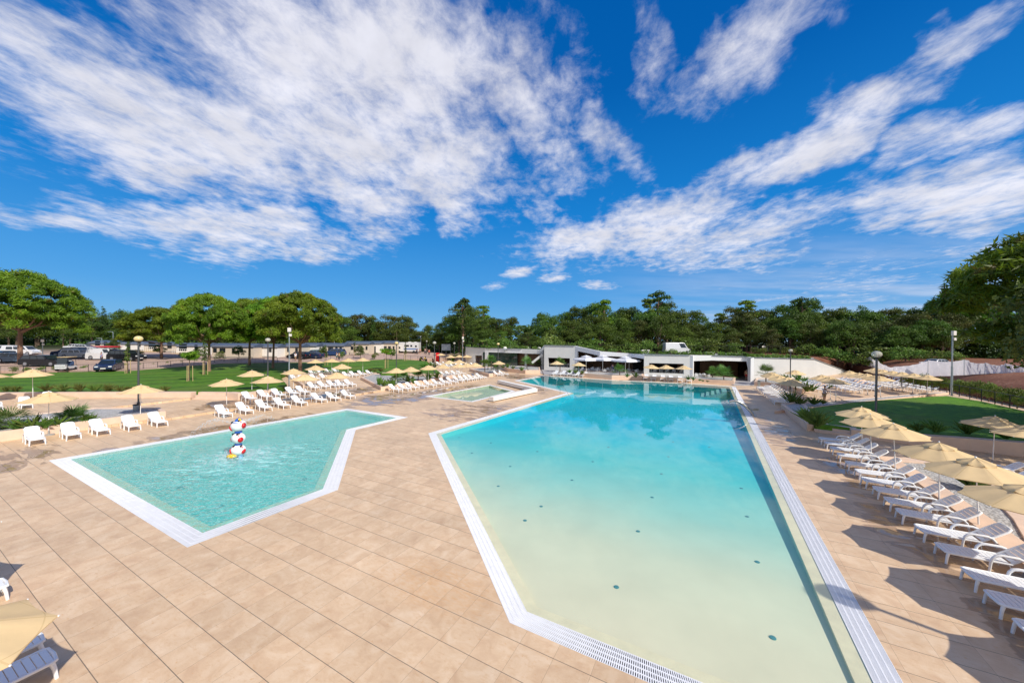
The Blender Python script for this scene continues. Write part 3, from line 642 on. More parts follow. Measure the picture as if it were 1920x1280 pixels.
# ------------------------------------------------------------------ sun loungers
def slats(mb, x0, x1, wd, z, n_, th=.022, gap=.22, M=None):
    L_ = (x1-x0)/n_
    for k in range(n_):
        xc = x0+(k+.5)*L_; c = Vector((xc, 0, z))
        mb.box(M @ c if M is not None else c, (L_*(1-gap), wd, th), M=M.to_3x3().to_4x4() if M is not None else None)
def make_lounger(label, hi=True, mat=PLASTIC):
    r = thing('sun_lounger', label, 'sun lounger'); n8 = 8 if hi else 5
    s = MB(); slats(s, -.30, .93, .51, .345, 12 if hi else 6, gap=.13 if hi else .10)
    s.tube([(-.34, .29, .335), (.2, .30, .335), (.88, .30, .335), (.95, .26, .335), (.97, 0, .335), (.95, -.26, .335), (.88, -.30, .335), (-.34, -.29, .335)], .034, n8)
    s.build('seat', mat, r, smooth=True)
    Mb = Matrix.Translation((-.33, 0, .345)) @ Matrix.Rotation(R(38), 4, 'Y')
    b = MB(); slats(b, -.78, -.02, .51, 0, 6 if hi else 4, gap=.14, M=Mb)
    b.tube([Mb @ Vector(q) for q in [(0, .28, 0), (-.70, .28, 0), (-.80, .22, 0), (-.82, 0, 0), (-.80, -.22, 0), (-.70, -.28, 0), (0, -.28, 0)]], .032, n8)
    b.build('backrest', mat, r, smooth=True)
    for sg in (1, -1):
        g = MB(); y = .335*sg
        g.tube([(.12, y*1.02, 0), (.085, y, .30), (.05, y, .44), (-.02, y, .525), (-.12, y, .55), (-.42, y, .55), (-.52, y, .52), (-.60, y, .42), (-.70, y*1.02, 0)], [.030, .032, .036, .038, .038, .038, .036, .033, .028], n8, flat=1.0)
        g.build('armrest', mat, r, smooth=True)
        g = MB(); g.tube([(.95, .30*sg, 0), (.925, .29*sg, .20), (.89, .275*sg, .335)], [.030, .034, .042], n8); g.build('leg', mat, r, smooth=True)
        if hi: g = MB(); g.tube([(-.34, .26*sg, .33), (-.62, .26*sg, .56)], .012, 5); g.tube([(-.30, .27*sg, .32), (-.36, .27*sg, .02)], .018, 5); g.build('support_strut', mat, r)
    return r
LH = make_lounger('x', True); LL = make_lounger('x', False); used = {}
def lounger(p, d, label, group, hi=True, z=0.0, sc=1.0):
    src = LH if hi else LL; rz = math.atan2(d.y, d.x)+random.uniform(-.035, .035); loc = Vector((p.x, p.y, z))
    if src.name not in used:
        used[src.name] = 1; src.location = loc; src.rotation_euler = (0, 0, rz); src['label'] = label; src['group'] = group; return src
    return dup(src, loc, rz, label, group=group)
dl = Vector((.868, -.497)); dr = Vector((-.878, .479)); nr = Vector((-.479, -.878))
def row_mid(pts, d, fmt, group, z=0.0, hi=True, names=None):
    for i, q in enumerate(pts):
        v = V2(q[0], q[1], z)-d*.95; lounger(v, d, fmt.format(od(i)), group, hi, z)
G1 = 'white plastic sun loungers around the pools'
row_mid([(71,834),(139.7,824.2),(194.3,816),(253.9,807.5),(304.7,799.7)], dl, 'white slatted lounger by the beige palm bed, {} of five from the left', G1)
row_mid([(97,754.5),(52,766)], dl, 'white lounger on the upper left terrace behind the palms, {} from the right', G1, .3)
row_mid([(-6,770)], dl, 'white lounger cut by the left picture edge on the upper terrace', G1, .3)
row_mid([(429,782.9),(468.3,776.8),(504.2,770.7),(538.7,766),(571.4,761.2),(608.2,755.2),(635,752.2),(662,747.7)], dl, 'white lounger in front row beyond the paddling pool, {} from the left', G1)
row_mid([(476,753),(505,749),(531,746),(557,742.5),(577,740)], dl, 'white lounger in second row beyond the paddling pool, {} from the left', G1, .15)
row_mid([(596.2,731.3),(615.3,729.2),(632.5,727.3),(648,726.6),(665,725)], dl, 'white lounger in third row on the left terrace, {} from the left', G1, .15)
row_mid([(560,714.7),(576,715.5),(597,713.5),(615.5,712)], dl, 'white lounger in fourth row by the slanting kerb, {} from left', G1, .15, False)
row_mid([(657.7,707.9),(671,706.7),(686,705.3),(701.5,704.3)], dl, 'white lounger near the end of the left lawn wall, {} from the left', G1, .15, False)
row_mid([(592,703),(607,702),(622,700.8),(637,699.8)], dl, 'white lounger in rearmost row against the left lawn, {} from the left', G1, .15, False)
row_mid([(751.5,735.2),(768.5,733.2),(782.5,730.9),(798.8,728.2),(815.5,726),(831,724),(844.5,721.7),(857.2,719.6),(869.2,717.2),(879,715.7),(887.5,714.4),(895.5,713.1),(903.3,711.8),(911,710.5)], dl, 'white lounger in the row along the middle palm bed, {} from the left', G1, 0)
row_mid([(842,707),(852,706),(862,704.5),(871.5,703)], dl, 'white lounger in short row behind the palm bed row, {} from the left', G1, 0, False)
row_mid([(943,705.8),(952.5,704.3)], dl, 'white lounger alone beside the small dense palm bed, {} from the left', G1, 0, False)
row_mid([(818+11.5*i, 685.3-.25*i) for i in range(7)], dl, 'white lounger in far terrace front row under parasols, {} from the left', G1, 0, False)
row_mid([(838+9.5*i, 690.5-.55*i) for i in range(9)], dl, 'white lounger in far terrace near row, {} from the left', G1, 0, False)
row_mid([(880,679.5),(889,679),(898,680.5),(909,682),(914,680.3)], dl, 'white lounger beside the grey pavilion end wall, {} from the left', G1, 0, False)
d5 = Vector((-.62, -.785)); d6 = Vector((-.565, -.825))
row_mid([(1034.5,704.3),(1048.5,704.8),(1061,705.6),(1076,706.8),(1089.5,707.6)], d5, 'white lounger at far pool edge by restaurant terrace, {} of five from the left', G1, 0, False)
row_mid([(1210,713),(1225.5,713.8),(1241.8,714.8),(1257.7,715.6),(1274.8,716.9),(1292,717.8)], Vector((-.42, -.91)), 'white lounger at far pool edge before the long window, {} of six from left', G1, 0, False)
for i, q in enumerate([(1844.5,1129.7),(1801,1084),(1752,1036),(1714,999.7),(1678.7,969.2),(1657,946.9),(1636,925.7),(1613.7,907),(1602,891),(1584.5,876),(1569,860),(1556,847.5),(1545.6,837.5),(1535,829)]):
    v = V2(*q)-dr*.95+nr*.30; lounger(v, dr, 'white slatted lounger in the right poolside row, %s from the camera' % od(i), G1)
a = V2(1844.5, 1129.7); stp = (V2(1844.5, 1129.7)-V2(1801, 1084))
for i in range(2): lounger(a+stp*(i+1)-dr*.95+nr*.3, dr, 'white lounger at the right picture edge nearest the camera, %s from the corner' % od(1-i), G1)
for i, q in enumerate([(1797,884),(1816,898),(1859.5,912),(1905,935)]):
    v = V2(*q)-dr*.95+nr*.30; lounger(v, dr, 'white lounger behind the dark gravel bed at right, %s from the left' % od(i), G1)
p0, p1 = V2(1418.5, 729.0), V2(1450.5, 757)
for i in range(11):
    v = p0.lerp(p1, i/10)-dr*.95+nr*.3; lounger(v, dr, 'white lounger in crowded row beside the arched spout, %s from far end' % od(i), G1, i > 6)
h0, h1 = Vector((61.6, 61.6)), Vector((54.9, 46.6))
for rrow, (off, n_, st_, nm) in enumerate([(0, 13, 0.0, 'against the right fence wall'), (2.7, 11, 3.0, 'one in from the right fence wall'), (6.6, 10, 8.7, 'in the middle of the right sun terrace'), (9.3, 10, 12.5, 'behind the strolling man'), (13.2, 8, 17.5, 'between the man and the sloping white wall')]):
    for i in range(n_):
        f = (i+st_*.6)/12.5; v = h0.lerp(h1, f)+Vector((dr.x, dr.y))*(off+.9)
        lounger(v, dr, 'white lounger %s, %s from far end' % (nm, od(i)), G1, False)
# near left corner, cut by the frame
for q, lb in (((106, 1272), 'white lounger in the near left corner, shaded blue, lowest'), ((82, 1234), 'white lounger half hidden under the near left parasol'), ((14, 1124), 'white lounger tip cut by the near left picture edge')):
    v = V2(*q, .0)-W*.95-U*.30; lounger(v, Vector((W.x, W.y)), lb, G1)

# ------------------------------------------------------------------ parasols
def canopy_mb(rad, z0, z1, n_=8, scall=False, seg=5, sag=.028, hole=0.0, thick=.0):
    vs = []; fs = []; per = n_*seg
    ringsn = 6
    for j in range(ringsn+1):
        t_ = hole+(1-hole)*j/ringsn
        for k in range(per):
            a = 2*PI*k/per; f = (k % seg)/seg; b = math.sin(PI*f)          # 0 on the ribs, 1 between them
            rr = rad*t_*(math.cos(PI/n_)/math.cos((f-.5)*2*PI/n_)) if True else rad*t_
            rr *= 1-.035*b*t_
            z = z1-(z1-z0)*(t_**1.18)-sag*b*t_*(1.2-t_)*2
            if scall and j == ringsn: z -= .05*abs(math.sin(PI*f*1)); rr *= 1.0
            vs.append((rr*math.cos(a), rr*math.sin(a), z))
    for j in range(ringsn):
        for k in range(per): a = j*per+k; b = j*per+(k+1) % per; fs.append([a, a+per, b+per, b])
    if thick:
        m = len(vs); base = ringsn*per; vs += [(x, y, z-thick) for x, y, z in vs[base:base+per]]
        for k in range(per): fs.append([base+k, m+k, m+(k+1) % per, base+(k+1) % per])
    g = MB(); g.add(vs, fs); return g
PH = 2.6
def make_parasol(label, hi=True):
    r = thing('parasol', label, 'parasol')
    canopy_mb(1.27, 2.10, 2.55, thick=.02).build('canopy', CANVAS, r, smooth=True)
    v = canopy_mb(.46, 2.47, 2.615, scall=True, thick=.03); v.build('vent_cap', CANVAS, r, smooth=True)
    g = MB(); g.tube([(0, 0, .05), (0, 0, 1.1)], .024, 8); g.tube([(0, 0, 1.08), (0, 0, 2.60)], .019, 8); g.build('pole', POLEW, r, smooth=True)
    g = MB(); g.lathe([(.26, 0), (.26, .05), (.22, .07), (.05, .075), (.04, .30), (0, .30)], 18); g.build('base', CONC, r, smooth=True)
    g = MB(); g.ball((0, 0, 2.645), .032, 8, 6); g.build('finial', POLEW, r, smooth=True)
    if hi:
        for k in range(8):
            a = 2*PI*k/8; c, s = math.cos(a), math.sin(a); g = MB()
            g.tube([(.03*c, .03*s, 2.50), (.6*c, .6*s, 2.32), (1.25*c, 1.25*s, 2.075)], .008, 4); g.tube([(.03*c, .03*s, 2.02), (.62*c, .62*s, 2.30)], .007, 4); g.ball((1.275*c, 1.275*s, 2.09), .016, 6, 4); g.build('rib', POLEW, r)
    return r
PHI = make_parasol('x', True); PLO = make_parasol('x', False); pused = {}
def parasol(v, label, hi=True, z=0.0, h=1.0, rz=None, w_=1.0):
    src = PHI if hi else PLO; loc = Vector((v.x, v.y, z)); rz = random.uniform(0, PI/4) if rz is None else rz; grp = 'cream parasols between the sun loungers'
    rx_ = (random.uniform(-.035, .035), random.uniform(-.035, .035))
    if src.name not in pused: pused[src.name] = 1; src.location = loc; src.rotation_euler = (0, 0, rz); src['label'] = label; src['group'] = grp; src.scale = (w_, w_, h); return src
    o = dup(src, loc, rz, label, group=grp, scale=(w_*random.uniform(.98, 1.02), w_, h)); o.rotation_euler = (rx_[0], rx_[1], rz); return o
def par_base(px, py, ptop, label, z=0.0, **k):
    v = P(px, py, z); h = (zat(px, ptop, v.y)-z)/2.66; return parasol(v, label, z=z, h=h, w_=k.pop('w_', 1.03), **k)
par_base(91.4, 815.5, 733, 'cream parasol between the first two left loungers')
par_base(263, 790, 720.4, 'cream parasol in front of the left globe street lamp')
par_base(425, 763, 709.3, 'cream parasol over the leftmost lounger beyond the paddling pool')
par_base(62, 752, 690.8, 'cream parasol on the upper left terrace before the lawn', z=.3)
par_base(-25, 756, 695, 'cream parasol cut by the left picture edge', z=.3)
def par_top(px, py, label, z=0.0, hi=True, h=1.0, w_=1.0): return parasol(P(px, py, z+2.66*h), label, hi, z, h, w_=w_)
LP = [(472.4,693.3,.15),(501.5,704.3,.15),(550.3,690.2,.15),(570.4,700.5,.15),(590.8,684.2,.15),(631,697,.15),(591.6,673.3,.2),(641.4,681.6,.15),(621.8,671.8,.2),(652.5,671,.2),(680.5,670.3,.2)]
for i, q in enumerate(sorted(LP)): par_top(q[0], q[1], 'cream parasol in the left terrace group, %s from the left' % od(i), q[2], True, 1.05, 1.03)
for i, q in enumerate([(743,689,0),(771,687,0),(803.3,684,0),(829.8,682,0)]): par_top(q[0], q[1], 'cream parasol in the line along the middle palm bed, %s from left' % od(i), q[2], False, 1.03)
for i, q in enumerate([(843,675),(859,680.8),(861,674),(875.5,680),(891,679.5)]): par_top(q[0], q[1], 'cream parasol in the middle far cluster, %s from the left' % od(i), 0, False, 1.03)
for i, q in enumerate([(826.7,662),(845,665.5),(846.5,661.5),(860.8,660.8),(861.5,665),(875.4,665.2),(878.5,661),(886,664),(899,663.8),(910.8,663.5)]): par_top(q[0], q[1], 'cream parasol in the farthest cluster by the pavilion, %s from left' % od(i), 0, False, 1.0)
par_top(935.8, 676.2, 'cream parasol over the two loungers by the dense palms', 0, False)
for q, nm in (((1044.3, 676.5), 'left'), ((1085, 678.7), 'right')): par_top(q[0], q[1], 'cream parasol before the restaurant window, %s one of two' % nm, .2, False)
for i, q in enumerate([(1220.5,682.7),(1250,683.5),(1282.6,684.6)]): par_top(q[0], q[1], 'cream parasol above the six far loungers, %s from the left' % od(i), .0, False, 1.02)
for i, q in enumerate([(1447.7,696.7),(1450.5,698.3),(1464,703),(1477,706),(1484.8,710.2)]): par_top(q[0], q[1], 'cream parasol in the line over the crowded row, %s from far end' % od(i), 0, i > 2, 1.0)
par_top(1490.4, 692.8, 'lone cream parasol in front of the white sloping wall', 0, False)
RP = [(1542.7,701.6),(1557.6,705),(1567.8,708.4),(1594.8,694.2),(1611.8,698),(1627.3,699.7),(1640.2,702.6),(1652,703.6),(1638.5,689.2),(1648,690.7),(1657,692),(1673.4,694.2),(1692.3,696.4),(1711.3,698.8),(1738.4,701.6)]
for i, q in enumerate(sorted(RP)): par_top(q[0], q[1], 'cream parasol on the right sun terrace, %s from the left' % od(i), 0, False, 1.0)
for i, (q, rz) in enumerate([((1838,857.5),.3),((1763,827.3),.1),((1681,793.3),.35),((1635,775),.2),((1617.6,761.5),.5),((1925,906),.15)]):
    parasol(P(q[0], q[1], 2.66), ['large cream parasol over the near right loungers, one of the nearest', 'cream parasol over the right poolside row, second nearest whole one', 'cream parasol in the right row, third nearest whole one', 'cream parasol in the right row, second from its far end', 'cream parasol at the far end of the right poolside row', 'cream parasol cut by the right picture edge over dark gravel'][i], True, 0, 1, rz)
for q, nm in (((1862.5, 778.3), 'first'), ((1932, 795), 'second')): parasol(P(q[0], q[1], 2.66), 'cream parasol before the right lawn wall, %s from the left' % nm, True, 0, 1, .25)
for i, v in enumerate([(13.1, 7.6), (11.9, 5.2)]): parasol(Vector((v[0], v[1], 0)), 'cream parasol outside the right edge casting the %s nearest hexagonal shadow' % ['second', ''][i], True, 0, 1, .3)
rim = [P(41, 1116.7, 2.09), P(104.8, 1150.2, 2.09), P(1.7, 1256, 2.09)]
v = rim[1]; inward = ((rim[0]-rim[1]).normalized()+(rim[2]-rim[1]).normalized()).normalized()
cc = v+inward*1.275; parasol(cc, 'cream parasol cropped in the near left corner', True, 0, 1, math.atan2(-inward.y, -inward.x))
cc2 = P(7, 1007.5, 2.09)+(Vector((-1.0, -.25, 0))).normalized()*1.72; parasol(cc2, 'tip of a cream parasol at the left picture edge', True, 0, 1, math.atan2(.25, 1.0))
# ------------------------------------------------------------------ pavilion
pv = thing('pavilion', 'low white and grey angular pavilion with planted roof and wood-lined recesses', 'building', (0, 0, 0))
def fp(px, D, z=0): v = atD(px, D); v.z = z; return v
def facade(pts, z0, tops, t_, mat, name='wall', holes=()):
    """wall along pts (world xy) from z0 to the height of each point, rectangular openings given as (segment, f0, f1, z0, z1)"""
    g = MB(); n = len(pts)
    for i in range(n-1):
        a, b = Vector(pts[i][:2]), Vector(pts[i+1][:2]); e = (b-a).normalized(); nn = Vector((-e.y, e.x))*t_
        za, zb = tops[i], tops[i+1]; hs = [h for h in holes if h[0] == i]
        zf = lambda f: za+(zb-za)*f
        def blk(f0, f1, l0, l1, h0, h1):
            p, q = a.lerp(b, f0), a.lerp(b, f1)
            g.add([(p.x, p.y, l0), (q.x, q.y, l1), (q.x, q.y, h1), (p.x, p.y, h0), (p.x+nn.x, p.y+nn.y, l0), (q.x+nn.x, q.y+nn.y, l1), (q.x+nn.x, q.y+nn.y, h1), (p.x+nn.x, p.y+nn.y, h0)],
                  [[0, 1, 2, 3], [4, 7, 6, 5], [0, 4, 5, 1], [3, 2, 6, 7], [0, 3, 7, 4], [1, 5, 6, 2]])
        if not hs: blk(0, 1, z0 if not callable(z0) else z0(i), z0 if not callable(z0) else z0(i+1), za, zb)
        for _, f0, f1, y0, y1 in hs:
            if f0 > 0: blk(0, f0, z0, z0, za, zf(f0))
            if f1 < 1: blk(f1, 1, z0, z0, zf(f1), zb)
            blk(f0, f1, y1, y1, zf(f0), zf(f1))
            if y0 > z0: blk(f0, f1, z0, z0, y0, y0)
    return g.build(name, mat, pv)
A0, A1 = fp(873, 89), fp(909, 85)
facade([A0, A1], .2, [zat(873, 650.5, 89), zat(909, 652.6, 85)], .4, STUCCO, holes=[(0, .50, .86, .5, 2.6)])
A2, A3 = fp(979, 80), fp(1019, 77.5)
zA = [zat(909, 652.6, 85), zat(979, 654.0, 80), zat(1019, 655.5, 77.5)]; zb_ = zat(950, 661.0, 82.5)
facade([A1+Vector((.01, 0, 0)), A2], zb_, [zA[0], zA[1]], .5, FASCIA, 'fascia'); facade([A2, A3], zb_-.05, [zA[1], zA[2]], .5, STUCCO, 'fascia')
facade([A1, A1+Vector((1.3, -.9, 0))*.6], .2, [zb_, zb_], .5, FASCIA, 'pier')
B0, B1 = fp(1020.5, 76), fp(1078, 73.5); zB = [zat(1020.5, 647.3, 76), zat(1078, 648.4, 73.5)]
w0 = (1028-1020.5)/57.5; w1 = (1069-1020.5)/57.5
facade([B0, B1], .1, zB, .45, STUCCO, holes=[(0, w0, w1, zat(1048, 688, 75), zat(1048, 670.8, 75))])
# the slanting blade joining the low roof with the taller block
g = MB(); q0, q1 = fp(1009, 77), B0; g.add([(q0.x, q0.y, zat(1009, 662, 77)), (q1.x-.05, q1.y, zat(1020, 655, 76)), (q1.x-.05, q1.y, zB[0]), (q0.x+.3, q0.y, zat(1010, 661, 77)+.3), (q0.x, q0.y+.4, zat(1009, 662, 77)), (q1.x-.05, q1.y+.4, zat(1020, 655, 76)), (q1.x-.05, q1.y+.4, zB[0]), (q0.x+.3, q0.y+.4, zat(1010, 661, 77)+.3)], [[0, 1, 2, 3], [4, 7, 6, 5], [3, 2, 6, 7], [0, 4, 5, 1], [0, 3, 7, 4]])
g.build('slanting_blade', STUCCO, pv)
g = MB(); g.beam(fp(998, 77.5, zat(998, 680, 77.5)), fp(1018, 77, zat(1018, 664, 77)), .5, .45); g.build('raking_strut', STUCCO, pv)
for px, D in ((986.5, 81), (1017, 79)): g = MB(); g.box(fp(px, D, 2.2), (.55, .55, 4)); g.build('column', STUCCO, pv)
Cc0, C1 = fp(1125, 69.5), fp(1183, 67.5)
facade([B1+Vector((.01, 0, 0)), Cc0], lambda i: [zat(1082, 657, 73.5), zat(1125, 666.7, 69.5)][i], [zB[1], zat(1125, 658.6, 69.5)], .5, FASCIA, 'fascia')
facade([B1+Vector((.01, 0, 0)), B1+Vector((.45, -.35, 0))], .1, [zB[1]-.05, zB[1]-.15], .5, FASCIA, 'pier')
facade([Cc0, C1], lambda i: [zat(1125, 666.7, 69.5), zat(1183, 669.3, 67.5)][i], [zat(1125, 658.6, 69.5), zat(1183, 662.6, 67.5)], .5, FASCIA, 'fascia')
D0, D1 = fp(1208, 62.8), fp(1294, 60.8); zD = [zat(1208, 664.3, 62.8), zat(1294, 665.6, 60.8)]
facade([C1, D0], lambda i: [zat(1183, 669.3, 67.5), zat(1208, 672.5, 62.8)][i], [zat(1183, 662.6, 67.5), zD[0]], .5, FASCIA, 'fascia')
facade([D0, D1], .1, zD, .5, STUCCO, holes=[(0, (1218-1208)/86, (1283-1208)/86, zat(1250, 699.5, 62), zat(1250, 681, 62))])
E1, E2 = fp(1336, 57.8+2.5), fp(1400, 59.4)
facade([D1+Vector((.01, 0, 0)), E1], lambda i: [zat(1294, 677, 60.8), zat(1336, 675.5, 60.3)][i], [zD[1], zat(1336, 666.3, 60.3)], .5, FASCIA, 'fascia')
facade([D1+Vector((.01, 0, 0)), D1+Vector((.36, -.30, 0))], .1, [zD[1]-.04]*2, .5, FASCIA, 'pier')
facade([E1, E2], lambda i: [zat(1336, 675.5, 60.3), zat(1400, 677.5, 59.4)][i], [zat(1336, 666.3, 60.3), zat(1400, 668.5, 59.4)], .5, FASCIA, 'fascia')
F0, F1, F2 = fp(1408, 58.2), fp(1527, 66), fp(1592, 77); zF = [zat(1408, 670.2, 58.2), zat(1527, 673.5, 66), zat(1592, 697.5, 77)]
facade([E2, F0], lambda i: [zat(1400, 677.5, 59.4), .0][i], [zat(1400, 668.5, 59.4), zF[0]], .5, FASCIA, 'fascia')
facade([F0, F1, F2], -.2, zF, .45, simple('pale_grey_stucco', (.52, .52, .51), .85, var=.06, vs=.4, bump=.2, bs=30, fine=.03), 'wall')
# coping line, slightly proud, on top of the walls
def coping(a, b, za, zb):
    g = MB(); d = (b-a).normalized(); n_ = Vector((-d.y, d.x, 0)); a2 = a-n_*.04; b2 = b-n_*.04
    g.beam(Vector((a2.x, a2.y, za+.03)), Vector((b2.x, b2.y, zb+.03)), .24, .07); g.build('coping', METAL, pv)
for a, b, za, zb in ((A0, A1, zat(873, 650.5, 89), zA[0]), (A1, A2, zA[0], zA[1]), (B0, B1, *zB), (D0, D1, *zD), (F0, F1, zF[0], zF[1]), (F1, F2, zF[1], zF[2]), (E1, E2, zat(1336, 666.3, 60.3), zat(1400, 668.5, 59.4))): coping(a, b, za, zb)
# back walls of the recesses, floors, ceilings, roof
def back(a, b, dep, z0, z1, mat, name):
    g = MB(); p, q = a+Vector((0, dep, 0)), b+Vector((0, dep, 0)); wall_mb(g, [p, q], .3, z0, z1); return g.build(name, mat, pv)
back(fp(905, 84), fp(970, 80), 1.2, .2, zb_, GLASS, 'glass_wall'); back(fp(970, 80), fp(1021, 77), 2.4, .2, zb_+.3, WOODC, 'wood_cladding')
for k in range(8): g = MB(); g.box(fp(912+k*7.5, 85.2-k*.45, 2.2), (.12, .12, 4)); g.build('mullion', BLACK, pv)
g = MB(); g.box(fp(957, 82.5, 3.0), (.35, .2, 2.2)); g.build('ceiling_lamp', WHITEC, pv)
back(fp(1020, 78), fp(1080, 76), 7.0, .1, 4.6, WOODC, 'wood_cladding')
back(fp(1080, 76), fp(1212, 66), 6.0, .1, 4.2, WOODC, 'wood_cladding')
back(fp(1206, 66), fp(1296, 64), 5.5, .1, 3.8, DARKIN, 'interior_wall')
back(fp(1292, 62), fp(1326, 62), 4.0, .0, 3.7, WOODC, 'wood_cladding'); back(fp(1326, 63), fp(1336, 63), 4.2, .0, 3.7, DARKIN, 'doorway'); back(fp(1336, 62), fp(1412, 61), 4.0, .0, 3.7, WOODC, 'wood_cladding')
RIM = [A0, A1, A2, A3, B0, B1, Cc0, C1, D0, D1, E1, E2, F0, F1]
zr = [zat(873, 650.5, 89), zA[0], zA[1], zA[2], zB[0], zB[1], zat(1125, 658.6, 69.5), zat(1183, 662.6, 67.5), zD[0], zD[1], zat(1336, 666.3, 60.3), zat(1400, 668.5, 59.4), zF[0], zF[1]]
g = MB(); vs = []; fs = []
for i, (q, z) in enumerate(zip(RIM, zr)):
    zz = z-.10; e = q+Vector((.0, .42, 0)); bk = atD(projx(q), 0); d = Vector((q.x, q.y)).normalized(); r = math.hypot(q.x, q.y); rb = ring_at(math.atan2(q.x, q.y))[0]+1.5
    vs += [(e.x, e.y, zz), (d.x*rb, d.y*rb, terr(d.x*rb, d.y*rb)+.08), (e.x, e.y, zz-.42), (d.x*rb, d.y*rb, terr(d.x*rb, d.y*rb)-.4)]
for i in range(len(RIM)-1):
    a = i*4; fs += [[a, a+4, a+5, a+1], [a+2, a+3, a+7, a+6]]
g.add(vs, fs); g.build('roof', simple('roof_gravel', (.30, .27, .24), .9, var=.2, vs=2), pv)
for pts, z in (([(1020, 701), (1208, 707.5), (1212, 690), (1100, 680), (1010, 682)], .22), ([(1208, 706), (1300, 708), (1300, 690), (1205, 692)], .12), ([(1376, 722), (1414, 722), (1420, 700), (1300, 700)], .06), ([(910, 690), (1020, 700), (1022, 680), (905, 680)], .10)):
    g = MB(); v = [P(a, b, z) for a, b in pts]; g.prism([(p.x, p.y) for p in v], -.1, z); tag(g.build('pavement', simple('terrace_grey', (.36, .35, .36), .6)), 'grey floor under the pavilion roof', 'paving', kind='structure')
g = MB(); v = [P(a, b, .5) for a, b in [(1088, 700), (1150, 705), (1160, 700.5), (1092, 696.5)]]; g.prism([(p.x, p.y) for p in v], -.1, .5); tag(g.build('timber_deck', simple('red_decking', (.36, .14, .08), .7)), 'reddish timber decking of the restaurant terrace', 'decking')
# ------------------------------------------------------------------ foliage
LEAF_A = mat_leaf('oak_leaves', [(0, (.024, .045, .006)), (.45, (.065, .115, .012)), (1, (.17, .24, .03))], .35)
LEAF_B = mat_leaf('olive_green_leaves', [(0, (.024, .042, .009)), (.5, (.08, .115, .018)), (1, (.19, .21, .045))], .35, .25, ((.16, .06, .02), .45))
LEAF_P = mat_leaf('pine_needles', [(0, (.035, .07, .006)), (.45, (.12, .22, .012)), (1, (.30, .44, .03))], .45, .30, ((.17, .085, .02), .55))
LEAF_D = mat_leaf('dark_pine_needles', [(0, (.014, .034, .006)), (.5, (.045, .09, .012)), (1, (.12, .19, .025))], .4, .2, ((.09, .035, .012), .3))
LEAF_Y = mat_leaf('light_leaves', [(0, (.05, .09, .012)), (.5, (.12, .19, .03)), (1, (.24, .28, .06))], .8, .35)
PALM = mat_leaf('palm_leaves', [(0, (.04, .09, .012)), (.5, (.10, .19, .03)), (1, (.22, .32, .07))], 1.2, .2)
TUFT = mat_leaf('grass_tuft_leaves', [(0, (.05, .075, .012)), (.5, (.12, .15, .03)), (1, (.26, .25, .08))], 2.5, .2)
def leaf_mesh(name, cen, nrm, size, elong=1.0, spread=.9):
    """numpy soup of leaf-clump quads; cen, nrm (N,3)"""
    N = len(cen); nr = nrm+rng.normal(0, spread, (N, 3)); nr /= np.linalg.norm(nr, axis=1)[:, None]+1e-9
    r = rng.normal(0, 1, (N, 3)); u = np.cross(nr, r); u /= np.linalg.norm(u, axis=1)[:, None]+1e-9; v = np.cross(nr, u)
    s = size*rng.uniform(.55, 1.25, (N, 1)); u = u*s*elong; v = v*s
    k = rng.uniform(.5, 1.0, (N, 1))
    vs = np.stack([cen-u, cen-v*.8*k, cen+u*1.05, cen+v*.75], 1).reshape(-1, 3)
    me = bpy.data.meshes.new(name); me.vertices.add(4*N); me.vertices.foreach_set('co', vs.astype(np.float32).ravel())
    me.loops.add(4*N); me.loops.foreach_set('vertex_index', np.arange(4*N, dtype=np.int32)); me.polygons.add(N)
    me.polygons.foreach_set('loop_start', np.arange(0, 4*N, 4, dtype=np.int32)); me.polygons.foreach_set('loop_total', np.full(N, 4, dtype=np.int32))
    me.update(calc_edges=True); return me
def meshobj(name, me, mat, parent):
    me.materials.append(mat); o = bpy.data.objects.new(name, me); C.objects.link(o); o.parent = parent; KIDS.setdefault(parent.name, []).append(o); return o
def lobes_points(lobes, per, squash=1.0, fill=.35):
    cs, ns = [], []
    for (x, y, z, r) in lobes:
        n_ = max(8, int(per*r*r)); d = rng.normal(0, 1, (n_, 3)); d /= np.linalg.norm(d, axis=1)[:, None]
        d[:, 2] = np.where(d[:, 2] < -.35, -d[:, 2]*.5, d[:, 2])
        rad = r*(1-fill*rng.random((n_, 1))**2)*rng.uniform(.88, 1.12, (n_, 1))
        cs.append(np.array([[x, y, z]])+d*rad*np.array([[1, 1, squash]])); ns.append(d)
    return np.concatenate(cs), np.concatenate(ns)
def trunk_mb(h, r, forks, lean=.0, n_=7):
    """tapered trunk with limbs; forks: (start height, end point)"""
    g = MB(); pts = [(lean*h*(k/4)**1.5+random.uniform(-.04, .04)*h*.2, random.uniform(-.03, .03)*h*.2, h*k/4) for k in range(5)]
    pts[0] = (0, 0, -.3); g.tube([(0, 0, -.35), (0, 0, .02)]+pts[1:], [r*1.5, r*1.15, r*.95, r*.85, r*.7, r*.5], n_)
    for z0, e in forks:
        f = z0/h; s_ = Vector((lean*h*f**1.5, 0, z0)); e = Vector(e); mid = s_.lerp(e, .5)+Vector((random.uniform(-.2, .2), random.uniform(-.2, .2), -.12*(e-s_).length)); g.tube([s_, mid, e], [r*.55, r*.34, r*.12], 5)
    return g
